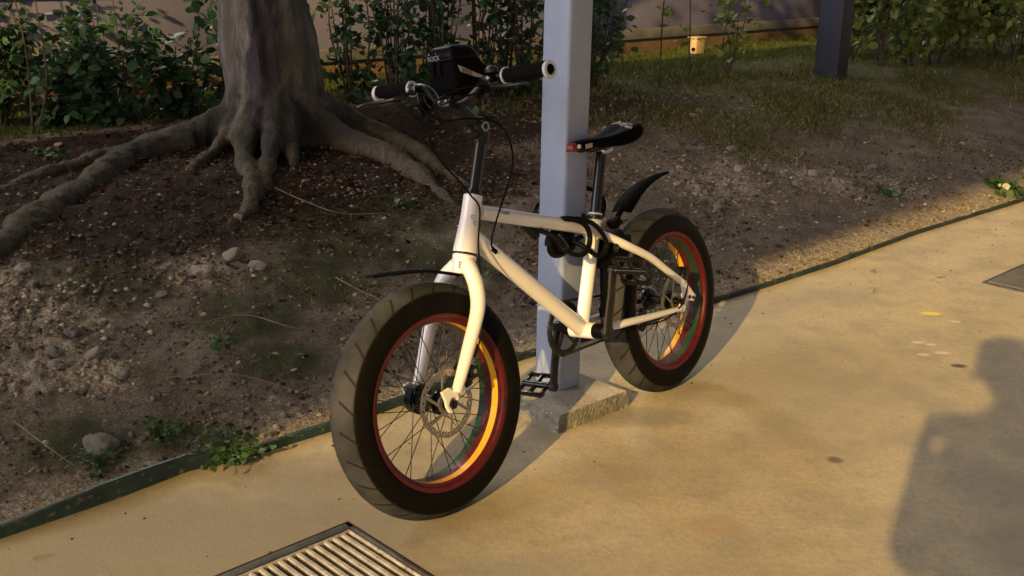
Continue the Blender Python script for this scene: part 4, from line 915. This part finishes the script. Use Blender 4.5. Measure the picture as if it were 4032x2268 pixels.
# cables
def cable(pts, r=.0022): return MB().tube(curve(pts, 8), r, 8).build('cable', mt_lock, bike)
cable([(.300, .12, .985), (.335, .09, .990), (.36, .05, .985), (.395, .02, .965), (.425, .02, .935), (.434, .02, .90), (.425, .02, .860), (.395, .02, .82), (.345, .02, .77), (.315, .02, .735), (.30, .03, .70), (.33, .04, .62), (.37, .07, .53), (.41, .09, .43), (.422, .07, .37)])
cable([(.33, -.10, .985), (.375, -.05, .955), (.36, -.01, .92), (.30, .03, .915), (.262, .06, .905), (.232, .075, .880), (.213, .075, .842), (.205, .07, .80), (.222, .06, .745), (.250, .045, .680), (.266, .03, .625), (.262, .021, .596)], .0024)
cable([(.29, .10, .98), (.33, .05, .968), (.36, .0, .955), (.345, -.05, .95), (.31, -.10, .975)], .0022)
cable([(-.21, .05, .268), (-.30, .07, .258), (-.42, .075, .248), (-.52, .075, .275), (-.565, .07, .33)], .0025)
# cranks
bbc = V3((-.104, 0, .292)); cd_ = V3((-.205, 0, .979))
for sg in (1, -1):
    y0 = sg*.083; e = bbc+V3((0, y0, 0))+cd_*sg*.168+V3((0, sg*.012, 0)); s0 = bbc+V3((0, y0, 0))
    mb = MB(); C = [s0-cd_*sg*.006, s0+cd_*sg*.03+V3((0, sg*.002, 0)), s0+cd_*sg*.10+V3((0, sg*.009, 0)), e+cd_*sg*.006]
    mb.tube(C, [.0195, .0180, .0160, .0155], 20, flat=.50, flatdir=(0, 1, 0)); mb.tube([s0-V3((0, .008, 0)), s0+V3((0, .008, 0))], .0185, 24); mb.tube([e-V3((0, .008, 0)), e+V3((0, .008, 0))], .0140, 20)
    ck = mb.build('crank_arm', mt_satin, bike, smooth=45)
    sub('crank_bolt', MB().lathe([(0, .009), (.0015, .009), (.0015, .006), (0, .0055), (0, 0)], s0+V3((0, sg*.0082, 0)), (0, sg, 0), 20), mt_gloss, ck)
    # pedal
    ang = math.radians(63) if sg > 0 else math.radians(-22)
    pc = e+V3((0, sg*.062, 0)); R = Matrix.Rotation(-ang, 3, 'Y') if sg > 0 else Matrix.Rotation(math.radians(25), 3, 'Y')
    mb = MB()
    def pb(c_, sz, b_=.002): v_ = R@Vector(c_); mb.box(tuple(Vector(pc)+v_), sz, R, b_)
    for x in (-.040, .040): pb((x, 0, 0), (.008, .088, .014))
    for yy in (-.040, 0.0, .040): pb((0, yy, 0), (.076, .007 if yy else .009, .011))
    for x in (-.034, .034):
        for yy in (-.044, .044): pb((x, yy*.98, 0), (.016, .008, .013))
    mb.tube([tuple(pc+V3((0, -.046, 0))), tuple(pc+V3((0, .046, 0)))], .0095, 16)
    for x in (-.040, 0, .040):
        for yy in (-.036, 0., .036):
            for zz_ in (-1, 1): v_ = R@Vector((x, yy, zz_*.008)); mb.tube([tuple(Vector(pc)+v_), tuple(Vector(pc)+v_+R@Vector((0, 0, zz_*.004)))], .0012, 5)
    pd = mb.build('pedal', mt_gloss, bike); sub('pedal_axle', MB().tube([tuple(e+V3((0, sg*.007, 0))), tuple(e+V3((0, sg*.020, 0)))], .0055, 14), mt_steel, pd)
mb = MB(); mb.lathe([(.042, 0), (.042, .0205), (.050, .0215), (.054, .0185), (.076, .0175), (.076, 0)], (-.104, 0, .292), (0, 1, 0), 32)
for k in range(8): t = k*math.pi/4; mb.box((-.104+.0195*math.cos(t), .056, .292+.0195*math.sin(t)), (.004, .012, .004))
mb.build('bottom_bracket_cup', mt_black, bike)
MB().lathe([(-.036, 0), (-.036, .0205), (-.044, .0205), (-.046, .017), (-.078, .0165), (-.078, 0)], (-.104, 0, .292), (0, 1, 0), 32).build('bottom_bracket_cup', mt_black, bike)
# chainring (far side), chain, guard spider
mb = MB(); NT = 36; vs = []; fs = []
for k in range(NT*4):
    t = 2*math.pi*k/(NT*4); ro = .074+(.0035 if k % 4 in (1, 2) else 0)
    for rad in (.060, ro):
        for yy in (-.0615, -.0585): vs.append((-.104+rad*math.cos(t), yy, .292+rad*math.sin(t)))
m_ = NT*4
for k in range(m_):
    j = (k+1) % m_; a_, b_ = k*4, j*4; fs += [(a_, b_, b_+2, a_+2), (a_+1, a_+3, b_+3, b_+1), (a_+2, b_+2, b_+3, a_+3), (a_, a_+1, b_+1, b_)]
mb.add(vs, fs)
for k in range(5): t = k*2*math.pi/5+.3; mb.tube([(-.104+.015*math.cos(t), -.064, .292+.015*math.sin(t)), (-.104+.064*math.cos(t), -.061, .292+.064*math.sin(t))], [.010, .006], 8, flat=.4, flatdir=(0, 1, 0))
mb.build('chainring', mt_satin, bike, smooth=30)
mb = MB(); path = []
for k in range(25): t = math.radians(95-170*k/24); path.append((-.104+.0765*math.cos(t), .292+.0765*math.sin(t)))
for k in range(10): path.append((-.104+.0765*math.cos(math.radians(-75-15)), 0)) if False else None
cw = (-.50885, .2792); path += [tuple(V3(path[-1])*(1-t)+V3((cw[0]+.05, cw[1]-.075))*t) for t in (.25, .5, .75)]
path += [(cw[0]+.03, cw[1]-.085), (cw[0]+.005, cw[1]-.075), (cw[0]+.01, cw[1]-.05), (cw[0]+.012, cw[1]-.03)]
for k in range(9): t = math.radians(-90-180*k/8); path.append((cw[0]+.031*math.cos(t), cw[1]+.031*math.sin(t)))
path += [tuple(V3(path[-1])*(1-t)+V3(path[0])*t) for t in (.2, .4, .6, .8)]
dense = []
for i in range(len(path)):
    a_, b_ = V3(path[i]), V3(path[(i+1) % len(path)]); L_ = np.linalg.norm(b_-a_); n_ = max(1, int(L_/.0063))
    for k in range(n_): dense.append((a_+(b_-a_)*k/n_, (b_-a_)/(L_+1e-9)))
for i, (p, t) in enumerate(dense):
    ang = math.atan2(t[1], t[0]); wy = .0065 if i % 2 else .0045; mb.box((p[0], -.060, p[1]), (.0085, wy, .0062), Matrix.Rotation(-ang, 3, 'Y'))
mb.build('chain', mt_chain, bike, smooth=0)
mb = MB(); mb.disc((cw[0]+.01, 0, cw[1]-.045), .018, -.066, -.056, 16); mb.disc((cw[0]+.02, 0, cw[1]-.080), .018, -.066, -.056, 16); mb.tube([(cw[0]+.01, -.068, cw[1]-.03), (cw[0]+.022, -.068, cw[1]-.095)], .010, 10, flat=.3, flatdir=(0, 1, 0)); mb.box((cw[0]-.0, -.078, cw[1]-.02), (.03, .018, .04), None, .005)
mb.build('rear_derailleur', mt_gloss, bike)
# mudguards
def blade(pts, widths, th, name, mat, parent, droop=.006, mat4=None):
    C = curve(pts, 8); wd = np.interp(np.linspace(0, len(widths)-1, len(C)), range(len(widths)), widths); vs = []; fs = []; n = 9
    for layer in (0, 1):
        for i, p in enumerate(C):
            t = C[min(i+1, len(C)-1)]-C[max(i-1, 0)]; t /= np.linalg.norm(t); nn = V3((-t[2], 0, t[0])); nn = nn if nn[2] > 0 else -nn
            for k in range(n): q = -1+2*k/(n-1); vs.append(p+V3((0, q*wd[i], 0))-nn*(q*q*droop+layer*th))
    m_ = len(C)*n
    for i in range(len(C)-1):
        for k in range(n-1): fs.append((i*n+k, i*n+k+1, (i+1)*n+k+1, (i+1)*n+k)); fs.append((m_+i*n+k, m_+(i+1)*n+k, m_+(i+1)*n+k+1, m_+i*n+k+1))
        for k in (0, n-1): fs.append((i*n+k, (i+1)*n+k, m_+(i+1)*n+k, m_+i*n+k))
    for k in range(n-1):
        fs.append((k, k+1, m_+k+1, m_+k)); e = (len(C)-1)*n; fs.append((e+k, e+k+1, m_+e+k+1, m_+e+k))
    return MB().add(vs, fs).build(name, mat, parent, mat4, smooth=40)
rm = blade([(-.338, 0, .583), (-.375, 0, .610), (-.425, 0, .634), (-.48, 0, .650), (-.545, 0, .658), (-.612, 0, .658)], [.034, .036, .033, .028, .019, .004], .002, 'rear_mudguard', mt_fender, bike, .006)
mb = MB(); mb.tube(curve([(-.35, 0, .590), (-.322, 0, .568), (-.300, 0, .545), (-.262, 0, .532), (-.225, 0, .545)], 5), .0085, 12); mb.box((-.302, 0, .556), (.030, .036, .024), Matrix.Rotation(.6, 3, 'Y'), .004); mb.tube([(-.302, .010, .556), (-.302, .024, .556)], .006, 10)
sub('bracket', mb, mt_black, rm)
fm = blade([(.350, 0, .549), (.410, 0, .570), (.490, 0, .5915), (.576, 0, .603), (.630, 0, .608)], [.018, .034, .036, .034, .014], .002, 'front_mudguard', mt_fender, bike, .004, ST)
gm = blade([(-.222, 0, .530), (-.245, 0, .500), (-.232, 0, .455), (-.2195, 0, .40), (-.214, 0, .34), (-.216, 0, .30)], [.030, .030, .014, .012, .012, .014], .003, 'seat_tube_guard', mt_fender, bike, .004)
sub('bracket', MB().tube([(-.180, 0, .500), (-.236, 0, .490)], .016, 12), mt_black, gm)
sub('bracket_bolt', MB().lathe([(0, .012), (.003, .012), (.003, .006), (.001, .005), (.001, 0)], (-.226, .050, .499), (0, 1, 0), 20), mt_satin, gm)
sub('clamp_block', MB().box((-.250, .012, .490), (.100, .066, .072), Matrix.Rotation(.5, 3, 'Y'), .008), mt_black, gm)

# ------------------------------------------------------------------ handlebar bag
bag = tag(empty('handlebar_bag'), 'black fabric bag with grey window strapped on the handlebar', 'bag'); bag.matrix_world = Matrix.Translation(BT)@BR.to_4x4()@ST
def bagloft(name, secs, mat, parent, smooth=60, n=28, e=.32):
    vs = []; fs = []                                      # secs: (z, x0, x1, halfwidth)
    for (z, x0, x1, hw) in secs:
        for k in range(n):
            t = 2*math.pi*k/n; cx, cy = math.cos(t), math.sin(t); px = math.copysign(abs(cx)**e, cx); py = math.copysign(abs(cy)**e, cy)
            vs.append(((x0+x1)/2+(x1-x0)/2*px, hw*py, z))
    for i in range(len(secs)-1):
        for k in range(n): k2 = (k+1) % n; fs.append((i*n+k, i*n+k2, (i+1)*n+k2, (i+1)*n+k))
    fs.append(tuple(range(n))); fs.append(tuple((len(secs)-1)*n+k for k in range(n)))
    return MB().add(vs, fs).build(name, mat, parent, smooth=smooth)
body = bagloft('body', [(.972, .225, .312, .036), (.976, .212, .322, .043), (1.0, .200, .329, .047), (1.02, .206, .333, .048), (1.045, .235, .332, .047), (1.052, .246, .331, .047)], mt_fabric, bag)
mt_vinyl = M('black_vinyl', (.004, .004, .005), .3, spec=.2)
lid = bagloft('lid', [(1.053, .244, .335, .050), (1.056, .243, .336, .051), (1.066, .250, .335, .050), (1.078, .260, .330, .046), (1.085, .270, .322, .036), (1.088, .285, .31, .018)], mt_vinyl, bag, e=.32)
sub('zip', MB().tube([(.337, y_, 1.0545) for y_ in (-.046, 0, .046)], .0015, 6), mt_satin, lid)
# sloping window over the tail of the bag
blade([(.262, 0, 1.073), (.236, 0, 1.062), (.212, 0, 1.038), (.199, 0, 1.012)], [.036, .034, .030, .02], .004, 'window', mt_film, bag, .004)
for y_ in (-.020, .004): sub('zip_pull', MB().box((.337, y_, 1.036), (.003, .006, .034), Matrix.Rotation(.06, 3, 'Y'), .001), mt_black, lid)
nrm = Vector((0, 1, 0))
sub('reflective_strip', MB().prism([(.318, 1.039), (.313, 1.024), (.268, 1.008), (.230, 1.000), (.230, 1.004), (.266, 1.017), (.300, 1.032)], .0465, .0484), mt_reflect, body)
text('lettering', 'ROCK', .011, mt_ink, body, frame_mat(Vector((.293, .0488, 1.0222)), (-1, 0, -.40), None, (0, 1, 0)), .0003)
text('lettering', 'ROCK', .015, mt_inkg, lid, frame_mat(Vector((.3375, -.012, 1.061)), (0, 1, 0), None, (1, 0, 0)), .0004)
sub('strap', MB().box((.285, 0, .970), (.10, .03, .010), None, .003), mt_black, body)
for sg in (-1, 1): sub('painted_lid_shine', MB().tube([(.332, sg*.012-.02, 1.070), (.322, sg*.012-.02, 1.079)], .0022, 6), mt_wink, lid)  # thin white strips standing in for a highlight on the black lid

# ------------------------------------------------------------------ cable lock round the post
lock = tag(empty('cable_lock', (0, 0, 0)), 'coiled black cable lock tying the bicycle frame to the pale post', 'lock')
def wp(L): return curve([W(p) for p in L], 10)
# pole centre in bike coordinates ~(-.18,-.10): go round it
loopA = [(.030, -.030, .600), (.040, .020, .592), (.028, .048, .572), (.008, .052, .548), (-.020, .052, .526), (-.060, .050, .513), (-.098, .046, .520), (-.117, .044, .545), (-.112, .044, .574), (-.088, .040, .598), (-.055, .020, .612), (-.040, -.02, .606), (-.06, -.05, .585)]
loopB = [(-.06, -.05, .585), (-.055, -.02, .604), (-.070, .022, .608), (-.100, .044, .600), (-.138, .048, .580), (-.168, .050, .550), (-.184, .050, .520), (-.172, .050, .498), (-.146, .046, .492), (-.120, .040, .510), (-.105, .01, .535), (-.09, -.04, .550), (-.06, -.05, .54)]
loopC = [(-.085+(.050+.004*math.sin(t*.5))*math.cos(t), -.034-.006*math.cos(t*1.3), .540+(.036+.004*math.cos(t*.37))*math.sin(t)) for t in np.linspace(0, 4.6*math.pi, 34)]
loopD = [(-.085, -.040, .505), (-.13, -.055, .535), (-.163, -.092, .560), (-.182, -.160, .585), (-.207, -.207, .605), (-.26, -.215, .625), (-.305, -.17, .645), (-.312, -.10, .655), (-.300, -.045, .642), (-.290, -.022, .61), (-.272, -.024, .575), (-.235, -.030, .545), (-.17, -.035, .535), (-.12, -.03, .53)]
mb = MB()
for L_, r in ((loopA, .0074), (loopB, .0070), (loopC, .0070), (loopD, .0072)): mb.tube(wp(L_), r, 12)
mb.build('cable', mt_lock, lock)
mb = MB(); a_, b_ = V3(W((.052, -.048, .628))), V3(W((.018, -.030, .575))); mb.tube([a_, a_+(b_-a_)*.5, b_], [.014, .014, .0115], 16); mb.build('lock_head', mt_gloss, lock)
mb = MB(); a_, b_ = V3(W((.022, .046, .572))), V3(W((.004, .052, .545))); mb.tube([a_, b_], [.0105, .010], 16); mb.build('ferrule', mt_gloss, lock)
mb = MB(); a_ = W((-.09, -.030, .535)); mb.box(a_, (.055, .06, .045), BR, .012); mb.build('mount', mt_black, lock)
mb = MB(); a_ = V3(W((-.175, .030, .535))); b_ = V3(W((-.160, .046, .545))); mb.tube([a_, b_], .006, 12); mb.build('key_barrel', mt_steel, lock)

# ------------------------------------------------------------------ photographer standing behind the camera (their shadow falls on the path)
def person():
    J = {'pel': (.06, -.44, .97), 'sp': (.05, -.42, 1.14), 'ch': (.075, -.38, 1.36), 'nk': (.055, -.32, 1.51), 'hd': (.045, -.265, 1.61), 'ht': (.04, -.265, 1.69), 'hc': (.04, -.27, 1.755),
         'ls': (-.09, -.38, 1.42), 'le': (-.20, -.34, 1.12), 'lh': (-.10, -.09, 1.26), 'rs': (.24, -.38, 1.42), 're': (.30, -.30, 1.16), 'rh': (.08, -.09, 1.26),
         'lk': (.01, -.42, .50), 'la': (.0, -.46, .09), 'lt': (.0, -.30, .05), 'rk': (.20, -.44, .50), 'ra': (.22, -.50, .09), 'rt': (.23, -.34, .05), 'lhp': (.02, -.44, .90), 'rhp': (.18, -.44, .90)}
    R = {'pel': .23, 'sp': .21, 'ch': .19, 'nk': .062, 'hd': .108, 'ht': .118, 'hc': .06, 'ls': .09, 'le': .065, 'lh': .03, 'rs': .08, 're': .055, 'rh': .03, 'lk': .062, 'la': .045, 'lt': .04, 'rk': .062, 'ra': .045, 'rt': .04, 'lhp': .10, 'rhp': .10}
    E = [('pel', 'sp'), ('sp', 'ch'), ('ch', 'nk'), ('nk', 'hd'), ('hd', 'ht'), ('ht', 'hc'), ('ch', 'ls'), ('ls', 'le'), ('le', 'lh'), ('ch', 'rs'), ('rs', 're'), ('re', 'rh'), ('pel', 'lhp'), ('lhp', 'lk'), ('lk', 'la'), ('la', 'lt'), ('pel', 'rhp'), ('rhp', 'rk'), ('rk', 'ra'), ('ra', 'rt')]
    names = list(J); 
    for side, base, dx in (('l', 'lh', 1), ('r', 'rh', -1)):
        for k in range(5):
            nm = f'{side}f{k}'; b0 = V3(J[base]); off = V3((.0, .03, .03)) if k == 4 else V3((-dx*.012+dx*.004*k, .045, -.03+.018*k))
            J[nm] = tuple(b0+off); R[nm] = .011; J[nm+'t'] = tuple(b0+off+V3((dx*.03, .022, .008))); R[nm+'t'] = .009; names += [nm, nm+'t']; E += [(base, nm), (nm, nm+'t')]
    me = bpy.data.meshes.new('person'); ix = {n_: i for i, n_ in enumerate(names)}
    me.from_pydata([J[n_] for n_ in names], [(ix[a_], ix[b_]) for a_, b_ in E], [])
    o = bpy.data.objects.new('tmp', me); col.objects.link(o); sk = o.modifiers.new('skin', 'SKIN'); o.modifiers.new('sub', 'SUBSURF').levels = 2
    if not me.skin_vertices: me.attributes  # layer is created with the modifier below
    return o, names, R
bm = bmesh.new()
o_, names_, R_ = person(); me_ = o_.data
bm.from_mesh(me_); lay = bm.verts.layers.skin.verify(); bm.verts.ensure_lookup_table()
for i, n_ in enumerate(names_): bm.verts[i][lay].radius = (R_[n_], R_[n_]); bm.verts[i][lay].use_root = (n_ == 'pel')
bm.to_mesh(me_); bm.free()
dg = bpy.context.evaluated_depsgraph_get(); dg.update(); pm = bpy.data.meshes.new_from_object(o_.evaluated_get(dg)); bpy.data.objects.remove(o_); pm.name = 'person'
mt_skin = M('skin', (.42, .26, .19), .55); mt_shirt = M('navy_shirt', (.03, .035, .06), .9, var=.2); mt_trs = M('grey_trousers', (.08, .08, .085), .9, var=.2); mt_hair = M('dark_hair', (.015, .012, .01), .7)
for k in (mt_shirt, mt_trs, mt_skin, mt_hair): pm.materials.append(k)
for p in pm.polygons:
    c_ = p.center; p.use_smooth = True
    p.material_index = 2 if (c_.y > -.22 and 1.1 < c_.z < 1.45) or c_.z > 1.52 else (1 if c_.z < .95 else 0)
    if c_.z > 1.66 or (c_.z > 1.56 and c_.y < -.28): p.material_index = 3
per = bpy.data.objects.new('person', pm); col.objects.link(per); tag(per, 'person in a navy shirt holding up a phone behind the viewpoint', 'person')
mb = MB(); mb.box((.035, -.173, 1.602), (.018, .03, .03), None, .006); mb.tube([(.01, -.180, 1.565), (.06, -.180, 1.565)], .006, 8)
for sg in (-1, 1): mb.box((.035+sg*.032, -.178, 1.625), (.02, .012, .010), None, .003); mb.box((.035+sg*.098, -.265, 1.61), (.015, .03, .05), None, .006)
mb.build('face_features', mt_skin, per)
mb = MB().box((-.016, -.030, 1.312), (.158, .009, .078), None, .0035); ph = mb.build('phone', mt_black); tag(ph, 'black phone held level in both hands of the photographer', 'phone')
print('objects', len(bpy.data.objects))
